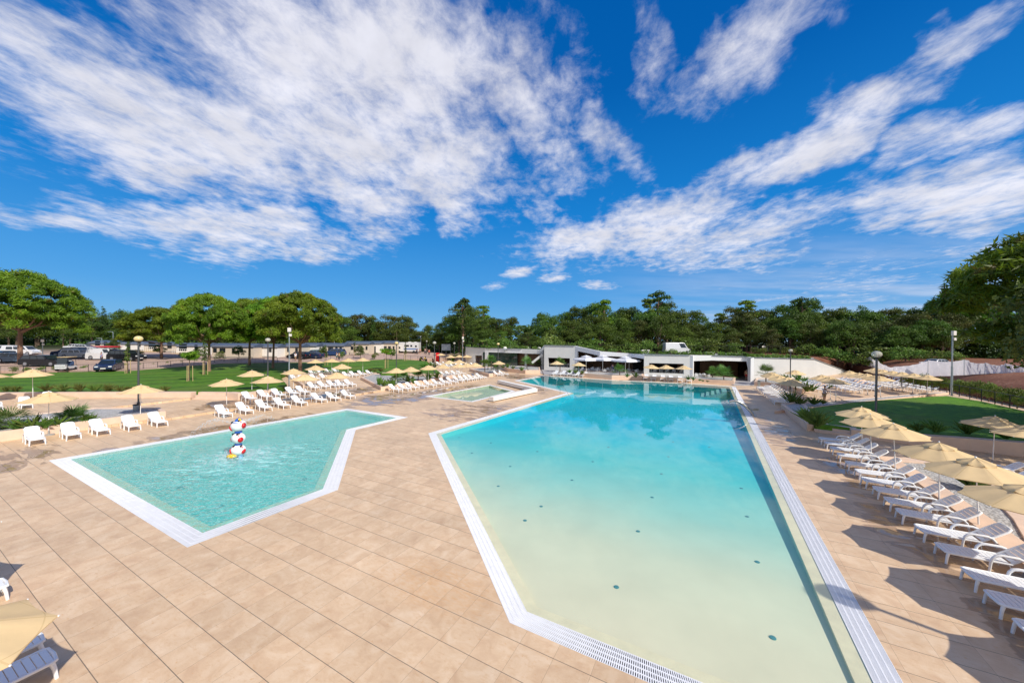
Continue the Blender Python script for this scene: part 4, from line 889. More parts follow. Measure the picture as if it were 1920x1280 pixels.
def make_tree(name, label, cat, kind, seed, loc=(0, 0, 0), scale=None, rz=0, group=None):
    random.seed(seed); r_ = thing(name, label, cat, loc, rz, group, scale)
    if kind == 'oak':      # unit tree about 10 m tall
        H = 10; lobes = []
        for k in range(30):
            a = random.uniform(0, 2*PI); zz = random.uniform(.18, 1.0)**.9; R_ = (1-(abs(zz-.50)/.62)**2.2)*3.6*random.uniform(.55, 1.05)
            lobes.append((R_*math.cos(a), R_*math.sin(a), 1.0+zz*8.2, random.uniform(1.15, 1.95)*(1.12-.45*zz)))
        lobes += [(random.uniform(-.6, .6), random.uniform(-.6, .6), 9.0, .8), (0, 0, 5, 2.2), (0, 0, 7.4, 1.5)]
        c, n_ = lobes_points(lobes, 170, .95, .5); me = leaf_mesh('crown', c, n_, .135)
        fk = [(2.2+k*.7, (l[0]*.8, l[1]*.8, l[2]-.2)) for k, l in enumerate(lobes[:7])]
        trunk_mb(7.5, .22, fk, random.uniform(-.05, .05)).build('trunk', BARK, r_); meshobj('crown', me, LEAF_A if seed % 3 else LEAF_B, r_)
    elif kind == 'scotspine':   # open, layered crown on a bare stem
        lobes = []
        for k in range(20):
            a = random.uniform(0, 2*PI); zz = random.uniform(.0, 1.0); R_ = (1.15-zz*.8)*2.9*random.uniform(.3, 1.0); lobes.append((R_*math.cos(a), R_*math.sin(a), 4.2+zz*5.6, random.uniform(.6, 1.15)))
        c, n_ = lobes_points(lobes, 170, .55, .5); me = leaf_mesh('crown', c, n_, .15, 1.3)
        fk = [(max(2.5, l[2]-1.2), (l[0]*.9, l[1]*.9, l[2]-.1)) for l in lobes[:14]]
        trunk_mb(9.2, .20, fk, random.uniform(-.06, .06)).build('trunk', PBARK, r_); meshobj('crown', me, LEAF_D if seed % 2 else LEAF_P, r_)
    elif kind == 'cypress':
        lobes = [(random.uniform(-.25, .25), random.uniform(-.25, .25), .8+k*.55, .95*(1-(k/17)**1.6)+.15) for k in range(17)]
        c, n_ = lobes_points(lobes, 260, 1.0, .3); me = leaf_mesh('crown', c, n_, .13, 1.3); trunk_mb(5, .15, []).build('trunk', BARK, r_); meshobj('crown', me, LEAF_D, r_)
    elif kind == 'stonepine':   # umbrella pine, unit 10 m high, crown radius about 6
        lobes = []
        for k in range(120):
            a = k*2.39996+random.uniform(-.25, .25); q = math.sqrt((k+.5)/120); R_ = 5.5*q; zt = 9.3-3.0*q**2.3; lobes.append((R_*math.cos(a), R_*math.sin(a), zt+random.uniform(-.4, .35), random.uniform(.48, .92)))
        for k in range(110):
            a = random.uniform(0, 2*PI); q = random.uniform(.25, 1.0); lobes.append((5.5*q*math.cos(a), 5.5*q*math.sin(a), 3.4+(1-q)*1.6+random.uniform(0, 2.6), random.uniform(.5, .95)))
        c, n_ = lobes_points(lobes, 560, .78, .6); n_ = n_+np.array([[0, 0, .3]])
        me = leaf_mesh('crown', c, n_, .062, 3.4, 1.0)
        fk = []
        for k in range(16):
            a = k*2*PI/16+random.uniform(-.2, .2); q = random.uniform(.5, .95); fk.append((random.uniform(3.2, 4.8), (5.2*q*math.cos(a), 5.2*q*math.sin(a), 5.2+(1-q)*2.5+random.uniform(-.3, .6))))
        trunk_mb(6.5, .22, fk, random.uniform(-.06, .06), 9).build('trunk', PBARK, r_); meshobj('crown', me, LEAF_P, r_)
    elif kind == 'bush':
        lobes = [(random.uniform(-1, 1), random.uniform(-1, 1), random.uniform(.35, 1.5), random.uniform(.45, .8)) for k in range(12)]
        c, n_ = lobes_points(lobes, 170, .9, .4); me = leaf_mesh('crown', c, n_, .11); trunk_mb(1.0, .06, [(.3, (l[0]*.7, l[1]*.7, l[2])) for l in lobes[:4]]).build('stem', BARK, r_); meshobj('crown', me, LEAF_Y if seed % 3 == 0 else LEAF_B, r_)
    random.seed(seed*7+3); return r_
# forest behind everything: skyline (px, top py)
SKY_ = [(-60,560),(60,575),(150,577),(190,580),(250,582),(330,582),(420,590),(560,588),(640,588),(700,584),(740,584),(780,590),(805,602),(835,596),(852,572),(870,563),(905,570),(930,592),(965,592),(985,611),(1003,590),(1040,571),(1060,586),(1110,564),(1142,560),(1170,580),(1200,563),(1230,548),(1262,565),(1300,584),(1340,582),(1370,578),(1400,563),(1430,582),(1480,558),(1512,560),(1545,574),(1575,562),(1610,568),(1640,576),(1680,574),(1720,570),(1745,580),(1770,568),(1830,556),(1900,560),(1990,560),(2100,560)]
def skyl(px):
    for (a, b), (c_, d) in zip(SKY_, SKY_[1:]):
        if a <= px <= c_: return b+(d-b)*(px-a)/(c_-a)
    return 575
protos = {}
for i in range(4): protos['oak%d' % i] = ('oak', 11+i)
for i in range(2): protos['scotspine%d' % i] = ('scotspine', 31+i)
protos['cypress0'] = ('cypress', 41); protos['bush0'] = ('bush', 51); protos['bush1'] = ('bush', 54); protos['bush2'] = ('bush', 57)
pobj = {}
NAMES = {'oak': 'broadleaf_tree', 'scotspine': 'pine_tree', 'cypress': 'cypress_tree', 'bush': 'shrub', 'stonepine': 'umbrella_pine'}
def tree(key, loc, sc, label, cat='tree', group=None, rz=None):
    kind, seed = protos[key]; rz = random.uniform(0, 6.28) if rz is None else rz
    if key not in pobj: pobj[key] = make_tree(NAMES[kind], label, cat, kind, seed, loc, sc if not isinstance(sc, (int, float)) else (sc,)*3, rz, group); return pobj[key]
    return dup(pobj[key], loc, rz, label, cat, group, sc)
random.seed(99)
def forest(row, step, D0, jit, dy, x0, x1, lab, base_low=0):
    px = x0; i = 0
    while px < x1:
        D = D0(px)+random.uniform(-jit, jit); top = skyl(px)+dy+random.uniform(-3, 7)
        v = TD(px, D); H = zat(px, top, D)-v.z
        key = random.choice(['oak0', 'oak1', 'oak2', 'oak3', 'oak0', 'oak2', 'oak1', 'scotspine1' if row == 1 else 'oak3'])
        wd = random.uniform(.85, 1.15); sc = H/10.0*(1.0)
        if H > 1: tree(key, v, (sc*wd*(1.15 if H < 9 else 1.0), sc*wd*(1.15 if H < 9 else 1.0), sc), lab % od(i), 'tree', 'trees of the forest edge behind the pool'); i += 1
        px += step*random.uniform(.75, 1.25)
def Df(px):
    if px < 640: return 112
    if px < 870: return 128
    if px < 1500: return 104
    return 104-(px-1500)*.075
forest(1, 33, Df, 4, 2, 636, 1790, 'dense green forest tree, %s from the left in the tall back row')
forest(2, 41, lambda p: Df(p)-10, 3, 19, 660, 1800, 'rounded green forest tree, %s from the left in the front row')
forest(3, 33, lambda p: Df(p)-15, 3, 38, 905, 1770, 'low forest-edge tree, %s from the left before the taller trees')
forest(4, 52, lambda p: 125, 5, 0, -60, 640, 'dark distant tree behind the holiday homes, %s from the left')
forest(5, 60, lambda p: 112, 4, 18, -80, 660, 'low tree just behind the holiday homes, %s from the left')
for i, (px, top, D) in enumerate([(868, 560, 112), (1132, 561, 96), (1233, 546, 96), (1400, 562, 96), (1502, 558, 96), (905, 572, 110)]):
    v = TD(px, D); H = zat(px, top, D)-v.z; tree('scotspine%d' % (i % 2), v, (H/10.2*.95, H/10.2*.95, H/10.2), 'tall layered pine rising above the forest edge, %s from the left' % od([0, 2, 3, 4, 5, 1][i]), 'tree', 'tall pines in the forest')
for i, (px, top) in enumerate([(195, 573), (227, 578), (700, 590)]):
    v = TD(px, 118); H = zat(px, top, 118)-v.z; tree('cypress0', v, (H/10,)*3, 'slim dark cypress behind the holiday homes, %s from the left' % od(i), 'tree', 'slim cypresses')
# umbrella pines on the left
for i, (px, D, top, wpx, seed) in enumerate([(38, 64, 503, 96, 71), (303, 76, 573, 62, 72), (392, 61, 545, 66, 73), (468, 71, 556, 56, 74), (512, 69, 552, 52, 72), (563, 63, 543, 76, 73)]):
    v = TD(px, D); v.z = min(v.z, 1.25) if px > 60 else v.z; H = zat(px, top, D)-v.z; sx_ = wpx/F*D/6.1
    key = 'sp%d' % seed; protos[key] = ('stonepine', seed)
    tree(key, v, (sx_, sx_, H/10.3), 'umbrella pine with bare forked trunk on the left lawn edge, %s from the left' % od(i), 'tree', 'umbrella pines left')
# big pine at the right edge and two out of view whose shade crosses the lawn
protos['sp71'] = ('stonepine', 71)
tree('sp71', Vector((40.0, 21.5, .8)), (1.72, 1.72, 1.50), 'big pine leaning in at the right picture edge', 'tree', None, 1.0); tree('oak1', Vector((29.6, 17.3, .4)), (.95, .95, 1.12), 'smaller tree just outside the right picture edge shading the steps', 'tree')
def bigpine(px, D, top, s, key, lab): v = TD(px, D); H = zat(px, top, D)-v.z; tree(key, v, (s, s, H/10.3), lab, 'tree', None)
bigpine(1822, 80, 528, 1.25, 'sp73', 'dark pine behind the white tarpaulin fence, left of the big one')
pass
# shrubs closing the forest floor
k = 0
for px in range(905, 1800, 24):
    D = Df(px)-19+random.uniform(-2, 2); v = TD(px+random.uniform(-8, 8), D); s = random.choice([.7, .9, 1.2, 1.6, 2.0])*random.uniform(.85, 1.15)
    if px > 1560: D = max(70, D)
    tree('bush%d' % random.randrange(3), v, (s*1.2, s*1.2, s), 'shrub at the foot of the forest, %s from the left' % od(k), 'shrub', 'undergrowth shrubs along the forest edge'); k += 1
# dense undergrowth, uncountable, at the back
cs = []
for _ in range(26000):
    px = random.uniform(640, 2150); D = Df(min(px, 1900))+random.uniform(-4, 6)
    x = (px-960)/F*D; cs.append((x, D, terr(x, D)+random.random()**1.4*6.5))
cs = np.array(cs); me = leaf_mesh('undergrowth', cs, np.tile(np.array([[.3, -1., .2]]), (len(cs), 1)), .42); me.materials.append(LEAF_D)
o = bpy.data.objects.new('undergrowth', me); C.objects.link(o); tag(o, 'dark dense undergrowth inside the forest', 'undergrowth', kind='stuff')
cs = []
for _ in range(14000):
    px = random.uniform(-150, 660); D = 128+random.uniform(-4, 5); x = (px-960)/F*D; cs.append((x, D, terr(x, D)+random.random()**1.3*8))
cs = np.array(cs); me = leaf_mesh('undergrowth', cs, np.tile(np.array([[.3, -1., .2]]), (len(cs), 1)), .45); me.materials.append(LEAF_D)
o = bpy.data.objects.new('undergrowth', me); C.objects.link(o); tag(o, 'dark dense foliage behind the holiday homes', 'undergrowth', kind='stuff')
# young staked trees on the left lawn
def staked(px, py, z, top, col, label, rad):
    v = P(px, py, z); r_ = thing('young_tree', label, 'tree', v, 0, 'young staked trees on the lawn'); h = zat(px, top, v.y)-z
    g = MB(); g.tube([(0, 0, -.1), (0.03, 0, h*.5), (0, 0, h*.75)], [.05, .04, .025], 6); g.build('trunk', BARK, r_)
    for k in range(3): a = k*2.1+.5; g = MB(); g.tube([(.34*math.cos(a), .34*math.sin(a), -.1), (.32*math.cos(a), .32*math.sin(a), min(1.9, h*.5))], .035, 6); g.build('stake', WOOD, r_)
    if col: lobes = [(random.uniform(-.15, .15), random.uniform(-.15, .15), h*(.38+.6*k/12), rad*(1-.5*(k/12))*.8) for k in range(12)]
    else: lobes = [(random.uniform(-.7, .7)*rad, random.uniform(-.7, .7)*rad, h*.70+random.uniform(-.2, .55)*rad, rad*.42) for k in range(16)]
    c, n_ = lobes_points(lobes, 900, .9, .6); meshobj('crown', leaf_mesh('crown', c, n_, .07, 1.3), LEAF_B if col else LEAF_P, r_)
staked(239, 699.5, 1.0, 638, True, 'young columnar tree with stakes left of the globe lamp', .42)
staked(355, 713, .95, 652, False, 'young round-headed pine on stakes in the left lawn', 1.05)
staked(384, 701, 1.0, 632, True, 'young columnar tree with stakes before the third umbrella pine', .45)
staked(724, 689, 1.0, 649, False, 'young round-headed pine on stakes right on the lawn', 1.0)
staked(611, 684, 1.0, 645, True, 'slim young tree beyond the left parasols', .35)
staked(760, 676.5, 1.1, 640, True, 'slim young tree beside the white motorhome', .4)
staked(851, 664, 1.0, 634, True, 'slim young tree behind the far parasols', .5)
staked(665, 672, 1.0, 640, True, 'slim young tree before the end holiday home', .45)
# ------------------------------------------------------------------ palms and small plants
def fan_palm(v, h, label, n_=26, z=0.0, fr=.95, cat='palm'):
    r_ = thing('fan_palm', label, cat, Vector((v.x, v.y, z)), random.uniform(0, 6), 'palms in the planting beds'); g = MB(); g.tube([(0, 0, -.1), (0, 0, max(.15, h-fr*.8))], [.09, .07], 7); g.build('trunk', BARK, r_)
    g = MB(); base = Vector((0, 0, max(.12, h-fr*.8)))
    for k in range(n_):
        a = k*2.4+random.uniform(-.2, .2); el_ = random.uniform(-.15, 1.35); d = Vector((math.cos(a)*math.cos(el_), math.sin(a)*math.cos(el_), math.sin(el_))); L_ = fr*random.uniform(.30, .60); c = base+d*L_
        g.tube([base, c], [.012, .008], 3, False)
        side = d.cross(Vector((0, 0, 1))).normalized(); up_ = side.cross(d)
        for j in range(13):
            b = -1.25+2.5*j/12; dd = (d*math.cos(b)+side*math.sin(b)).normalized(); l2 = fr*.72*(1-.25*abs(b))*random.uniform(.9, 1.1); w_ = .028
            t1 = c+dd*l2*.6+up_*.03; t2 = c+dd*l2-Vector((0, 0, .10*l2+.04)); sd_ = dd.cross(up_).normalized()*w_
            g.add([c, t1+sd_, t2, t1-sd_], [[0, 1, 2, 3]])
    g.build('fronds', PALM, r_); return r_
def spiky(v, h, label, z=0.0, n_=34, mat=None, name='spiky_plant', cat='plant', w_=.05, grp='small spiky plants in the beds'):
    g = MB()
    for k in range(n_):
        a = random.uniform(0, 6.28); el_ = random.uniform(.7, 1.5); l = h*random.uniform(.6, 1.1); d = Vector((math.cos(a)*math.cos(el_), math.sin(a)*math.cos(el_), math.sin(el_)))
        b0 = Vector((random.uniform(-.1, .1)*h, random.uniform(-.1, .1)*h, 0)); s_ = d.cross(Vector((0, 0, 1))).normalized()*w_*h*random.uniform(.6, 1)
        m_ = b0+d*l*.55; e_ = b0+d*l+Vector((d.x*.15, d.y*.15, -.12*l)); g.add([b0-s_*.5, b0+s_*.5, m_+s_, e_, m_-s_], [[0, 1, 2, 3, 4]])
    o = g.build(name, mat or PALM, None, loc=(v.x, v.y, z)); return tag(o, label, cat, grp)
PB = [(20, 800, 1.9, 'broad fan palm at the left edge of the left bed', 1.25), (137, 793, 1.75, 'fan palm in the gravel behind the second left lounger', 1.25), (-30, 812, 1.6, 'fan palm cut by the left edge', 1.1),
      (742, 715, 1.7, 'palm in the middle bed behind the leftmost parasol pole', .9), (757, 713, 2.0, 'taller palm in the middle bed', .95), (784, 713, 2.3, 'bushy palm between second and third parasol of the middle bed', 1.15),
      (909, 698, 2.7, 'dense tall palm in the small bed', 1.3), (921, 694, 3.3, 'tallest palm of the small dense bed', 1.3), (930, 698, 1.6, 'low palm right of the dense palms', .9), (915, 693, 2.2, 'palm at the back of the dense bed', 1.1),
      (988, 693, 2.9, 'fan palm with bare stem before the wooden pavilion wall', 1.5), (1010, 689, 2.0, 'palm in the shade of the slanting strut', 1.2), (1050, 695, 2.9, 'palm in front of the square window', 1.25), (1162, 706, 2.3, 'light green palm at the front of the restaurant terrace', 1.4),
      (1357, 714, 2.5, 'bright fan palm before the wood-lined recess', 1.6), (1336, 709, 2.0, 'smaller palm left of the bright fan palm', 1.2), (1436, 717, 2.9, 'fan palm at the left end of the white sloping wall', 1.6), (1492, 729, 1.3, 'low palm by the right globe lamp', .9), (1083, 697, 1.6, 'small palm behind the far right parasol', .9)]
for px, py, h, lb, fr in PB: fan_palm(P(px, py, .4), h*(.62 if 730 < px < 800 else (.45 if px < 200 else .85)), lb, 30, .42, fr*1.0)
for i, (px, py, h) in enumerate([(33,806,.9),(60,804,1.1),(85,802,.8),(110,798,.9),(160,790,.7),(175,788,.5)]): spiky(P(px, py, .5), h*1.1, 'spiky strap-leaved plant in the left gravel bed, %s from the left' % od(i), .5)
for i, (px, py, h) in enumerate([(710,722,1.4),(720,724,1.2),(731,722,1.2),(765,717,1.5),(803,712,1.5),(820,709,1.3),(776,719,1.1),(738,724,1.0)]): spiky(P(px, py, .45), h, 'spiky plant in the middle palm bed, %s' % od(i), .45)
for i, (px, py, h) in enumerate([(943,690,1.2),(952,690,1.3),(962,692,1.1),(978,695,1.1)]): spiky(P(px, py, .6), h, 'leafy plant in the planter before the glazed wing, %s from left' % od(i), .6)
for i, (px, py, h) in enumerate([(1068,699,1.3),(1079,700,1.4),(1091,701,1.2),(1176,707,1.2),(1192,707,1.7),(1290,712,1.3),(1300,713,1.1),(1312,714,.6),(1318,715,.5),(1326,716,.5)]): spiky(P(px, py, .6), h*.7, 'small spiky plant along the far pool wall, %s from the left' % od(i), .6)
for i, (px, py, h) in enumerate([(1497,714,1.7),(1512,718,1.2),(1473,712,1.3),(1512,734,1.6),(1522,733,1.3),(1484,757,1.7),(1500,760,1.2),(1526,758,1.1),(1543,757,.6),(1555,728,.8)]): spiky(P(px, py, .3), h, 'thin-leaved plant near the right sun terrace, %s' % od(i), .3)
for i, px in enumerate([88, 118, 150, 178, 203, 226, 243, 310, 12, 30]):
    s = 1.0 if i < 5 else .75
    spiky(P(px, 733.5, .8), 1.05*s, 'tufted ornamental grass on the front edge of the left lawn, %s' % od(i), .8, 60, TUFT if i not in (3,) else PALM, 'grass_tuft', 'ornamental grass', .022, 'grass tufts at the lawn edge')
for i, (px, py, h) in enumerate([(694,697,.8),(703,697,.8),(714,696.5,.8),(795,690,1.3),(806,688,1.4),(815,689,1.2)]): spiky(P(px, py, .85), h*1.1, 'small grass clump by the middle lawn edge, %s from the left' % od(i), .85, 50, TUFT if i < 3 else PALM, 'grass_tuft', 'ornamental grass', .03, 'grass tufts at the lawn edge')
for i, (px, py, h) in enumerate([(1522,795,1.4),(1532,800,1.3),(1512,786,1.1),(1755,811,1.0),(1815,814,1.1),(1885,822,1.0),(1720,808,.7)]): spiky(P(px, py, .75), h, 'dark tufted grass along the right lawn edge, %s' % od(i), .75, 70, PALM, 'grass_tuft', 'ornamental grass', .022, 'grass tufts at the lawn edge')
v = P(1826, 918, .4); spiky(v, 1.0, 'upright green cactus-like shrub in the dark gravel bed', .38, 60, PALM, 'small_shrub', 'shrub', .09)
# ------------------------------------------------------------------ street lamps and masts
t = NT('lamp_globe_clear'); GLOBE_C = t.out(t.n('ShaderNodeMixShader', {0: .52, 1: t.n('ShaderNodeBsdfTransparent', {0: (.9, .9, .86, 1)}).outputs[0], 2: t.pbr(L((.70, .69, .60)), .06, 0, None, .9)}).outputs[0]); GLOBE_Y = simple('lamp_globe_amber', (.72, .58, .26), .12, 0, var=.15, vs=4, spec=.7)
LAMPPOLE = simple('lamp_pole_grey', (.09, .095, .10), .45, .4)
def globe_lamp(base, ztop, label, rad=.42, mat=None, thick=1.0):
    rad = rad if base.y < 5 else rad*.72
    r = thing('street_lamp', label, 'street lamp', base); h = ztop-base.z; g = MB()
    g.tube([(0, 0, -.1), (0, 0, .9)], .095*thick, 10); g.tube([(0, 0, .9), (0, 0, h-rad*.7)], .062*thick, 10); g.lathe([(.16, 0), (.16, .03), (.1, .06)], 12); g.build('pole', LAMPPOLE, r, smooth=True)
    g = MB(); g.lathe([(.08, h-rad*1.0), (.17, h-rad*.9), (.19, h-rad*.72), (.0, h-rad*.7)], 14); g.build('collar', BLACK, r, smooth=True)
    g = MB(); g.ball((0, 0, h), (rad, rad, rad*.80), 20, 12); g.build('globe', mat or GLOBE_C, r, smooth=True)
    g = MB(); g.lathe([(.05, h-.2), (.07, h-.05), (.07, h+.08), (0, h+.12)], 8); g.build('bulb', WHITEC, r); return r
for (bx, by, gy, z, lb, m, rr) in [(259.5, 775, 635, .3, 'grey lamp post with amber globe between the left palms and lawn', GLOBE_Y, .40), (502, 742, 637, .2, 'lamp post with clear globe behind the second parasol row', GLOBE_C, .36),
        (743, 711, 643, .3, 'lamp post with amber globe in the middle palm bed', GLOBE_Y, .40), (814.3, 700, 642.5, .8, 'lamp post with clear globe at the end of the middle lawn', GLOBE_C, .40), (851.6, 684, 643.3, .3, 'small globe lamp beside the billboard', GLOBE_C, .40),
        (933.7, 699, 644.7, .4, 'amber globe lamp in front of the glazed pavilion wing', GLOBE_Y, .38), (1481.5, 729, 657, .4, 'globe lamp in front of the white sloping wall', GLOBE_C, .33), (1642, 806, 664, .72, 'tall lamp with large clear globe on the right lawn', GLOBE_C, .38)]:
    b = P(bx, by, z); globe_lamp(b, zat(bx, gy, b.y), lb, rr, m)
globe_lamp(Vector((14.4, 3.55, 0)), 6.9, 'globe lamp outside the right edge casting its long shadow on the deck', .42)
b = TD(800, 112); globe_lamp(b, zat(800, 639.5, 112), 'small distant globe lamp beside the motorhome road', .38)
def mast(b, ztop, label, head=True, r0=.075):
    r = thing('light_mast', label, 'light mast', b); h = ztop-b.z; g = MB(); g.tube([(0, 0, -.1), (0, 0, h*.45)], r0, 10); g.tube([(0, 0, h*.45), (0, 0, h*.97)], r0*.72, 10); g.lathe([(.2, 0), (.2, .02), (.09, .03), (.09, .3)], 8); g.build('pole', METAL, r, smooth=True)
    if head: g = MB(); g.box((.05, -.08, h-.15), (.34, .26, .5)); g.build('floodlight', WHITEC, r, bevel=.03); g = MB(); g.box((.16, -.05, h-.8), (.26, .2, .3)); g.build('speaker', WHITEC, r, bevel=.02)
    return r
for bx, by, ty, z, lb in ((542, 730, 616, .1, 'grey steel mast with floodlights at the kerb by the left lawn'), (867.2, 690, 632, .3, 'thin steel mast with floodlight left of the pavilion'), (1784.3, 740, 622, .7, 'steel mast with floodlight at the corner of the right terrace')):
    b = P(bx, by, z); mast(b, zat(bx, ty, b.y), lb, True, .09 if bx > 1700 else .075)
b = TD(80, 66); mast(b, zat(81, 637, b.y), 'grey post with loudspeaker beside the leftmost umbrella pine')
for i, (px, D, ty) in enumerate([(191, 95, 634), (212, 100, 622), (627, 100, 629), (789, 118, 630)]):
    b = TD(px, D); r = thing('street_lamp', 'slim grey arm lamp on the car park, %s from the left' % od(i), 'street lamp', b); h = zat(px, ty, D)-b.z
    g = MB(); g.tube([(0, 0, 0), (0, 0, h-.2), (-.15, 0, h), (-.9, 0, h+.05)], .07, 6); g.build('pole', METAL, r); g = MB(); g.box((-1.0, 0, h+.03), (.7, .25, .09)); g.build('lamp_head', METAL, r)
for i, (px, ty) in enumerate([(1053, 636), (1194, 643), (1328, 645), (1463, 648), (1507, 650), (1432, 646), (957, 640), (994, 642)]):
    b = TD(px, 90 if px > 1040 else 96); h = zat(px, ty, b.y)-b.z; r = thing('fence_pole', 'thin pole on the slope above the pavilion roof, %s' % od(i), 'pole', b); g = MB(); g.tube([(0, 0, 0), (0, 0, h)], .06, 6); g.build('pole', METAL, r)
    if px == 1432: g = MB(); g.box((0, -.08, h-.5), (.85, .04, .4)); g.build('sign_plate', WHITEC, r)
# ------------------------------------------------------------------ metal details at the large pool
def rail(pts, label, rad=.022):
    o = pts[0].copy(); g = MB(); g.tube([p-o for p in pts], rad, 8); return tag(g.build('handrail', STEEL, None, smooth=True, loc=o), label, 'handrail')
a = P(1050, 740, 0); top = zat(1050.3, 724.5, a.y); e = P(1070.5, 745, -.25); m_ = a.lerp(e, .1)
rail([a, Vector((a.x, a.y, top-.12)), Vector((a.x+.10, a.y-.03, top)), Vector((m_.x+.3, m_.y-.05, top-.06)), Vector((e.x, e.y, -.35))], 'bent steel handrail on the deck corner of the large pool')
a = P(1378.7, 746, 0); top = zat(1378, 730, a.y); e = a-U.to_3d()*2.6+W.to_3d()*1.0; rail([a, Vector((a.x, a.y, top-.1)), Vector((a.x-.12, a.y, top)), Vector((a.x-.5, a.y+.1, top-.1)), Vector((e.x, e.y, -.3))], 'bent steel handrail at the underwater steps in the far right corner')
a = P(1412.5, 779, 0); sp_ = thing('water_spout', 'arched steel water spout at the right edge of the large pool', 'water spout', a); g = MB(); pts = []
for k in range(9): f = k/8; pts.append((-(f**1.25)*2.0*.93, .5*f, 1.25*math.sin(min(1, f*1.12)*PI/2)-max(0, f-.85)*.8))
g.tube([(0, 0, 0)]+pts[1:], [.13]*3+[.12]*3+[.11, .11, .12], 10, flat=1.0); g.build('arched_tube', STEEL, sp_, smooth=True); g = MB(); g.lathe([(.24, 0), (.24, .03), (.14, .05)], 14); g.build('base_plate', STEEL, sp_)
for i, (px, py, z) in enumerate([(255, 776, .3), (990, 700, 0), (1423, 724, 0)]):
    v = P(px, py, z); r = thing('litter_bin', ['grey litter bin beside the left globe lamp', 'grey cylinder litter bin before the planter near the pavilion', 'grey cylinder litter bin at the right end planter'][i], 'litter bin', v); g = MB(); r.scale = (.75, .75, .95); g.lathe([(.21, 0), (.23, .05), (.24, .72), (.25, .74)], 16); g.build('body', METAL, r, smooth=True); g = MB(); g.lathe([(.27, .74), (.27, .80), (.16, .84), (.16, .82)], 16); g.build('lid', BLACK, r)
# ------------------------------------------------------------------ the stacked animal fountain
RED = simple('red_gloss', (.62, .015, .02), .22, var=.05); WGL = simple('white_gloss', (.84, .84, .83), .25, var=.03); BLUE = simple('blue_gloss', (.02, .12, .50), .3, var=.05); YEL = simple('yellow_gloss', (.80, .50, .02), .3, var=.05); LBL = simple('light_blue_gloss', (.15, .45, .75), .3)
fb = P(447, 857, 0); fz = lambda py: zat(446, py, fb.y)
ft = thing('toy_fountain', 'fountain of three stacked round white figures with red cheeks, blue and yellow cap', 'fountain', fb)
def creature(zc, rx, rz, ang, tilt, cap=False):
    b = MB(); M = Matrix.Rotation(ang, 4, 'Z') @ Matrix.Rotation(tilt, 4, 'Y'); b.ball((0, 0, zc), (rx, rx*.86, rz), 26, 16, M); o = b.build('body', WGL, ft, smooth=True)
    for sx_, nm in ((-1, 0), (1, 1)):
        g = MB(); c = M @ Vector((sx_*rx*.80, -rx*.22, -rz*.18)); g.ball((c.x, c.y, c.z+zc), (rx*.26, rx*.40, rz*.50), 16, 10, M @ Matrix.Rotation(R(18*sx_), 4, 'Y')); g.build('mouth', RED, ft, smooth=True)
        g = MB(); c = M @ Vector((sx_*rx*.62, -rx*.36, rz*.55)); g.ball((c.x, c.y, c.z+zc), (rx*.13, rx*.13, rx*.12), 12, 8); g.build('nose', RED, ft, smooth=True)
        for dy in (-.16, .12):
            g = MB(); c = M @ Vector((sx_*rx*.46, -rx*(.34+dy), rz*.80)); g.ball((c.x, c.y, c.z+zc), (.05, .05, .06), 8, 6); g.build('eye', simple('eye_black', (.01, .01, .012), .2), ft)
    g = MB(); c = M @ Vector((-rx*.97, -rx*.40, -rz*.20)); g.ball((c.x, c.y, c.z+zc), (rx*.05, rx*.20, rz*.10), 12, 6, M); g.build('teeth', WGL, ft)
H1, H2, H3 = fz(843.0), fz(821.0), fz(797.5); sc = (H2-H1)/2
creature(H1, .35*1.02, sc*.93, R(12), R(4)); creature(H2, .35*1.02, sc*.95, R(-20), R(-3)); creature(H3, .36*1.04, sc*.98, R(8), R(-14))
for z in ((H1+H2)/2, (H2+H3)/2): g = MB(); g.lathe([(.12, z-.04), (.17, z-.03), (.17, z+.03), (.12, z+.04)], 18); g.build('neck_band', BLUE, ft, smooth=True)
zc = H3+sc*.86
for k in range(6):
    g = MB(); n_ = 6; vs = []; fs = []
    for i in range(n_+1):
        for j in range(7): th = PI/2*j/6; a = k*PI/3+PI/3*i/n_; vs.append((.20*math.cos(th)*math.cos(a), .20*math.cos(th)*math.sin(a), zc-.06+.20*math.sin(th)))
    for i in range(n_):
        for j in range(6): q = i*7+j; fs.append([q, q+7, q+8, q+1])
    g.add(vs, fs); g.build('cap_panel', [BLUE, YEL][k % 2], ft, smooth=True)
g = MB(); g.lathe([(.19, zc-.07), (.27, zc-.085), (.27, zc-.065), (.19, zc-.05)], 20); g.build('cap_brim', BLUE, ft); g = MB(); g.ball((0, 0, zc+.15), .025, 8, 6); g.build('cap_button', BLUE, ft)
g = MB(); g.tube([(.12, 0, -.3), (.12, 0, H1-sc*.7)], .10, 14); g.build('column', LBL, ft, smooth=True); g = MB(); g.ball((-.22, -.18, .12), (.26, .2, .12), 14, 8); g.build('foot', YEL, ft, smooth=True)
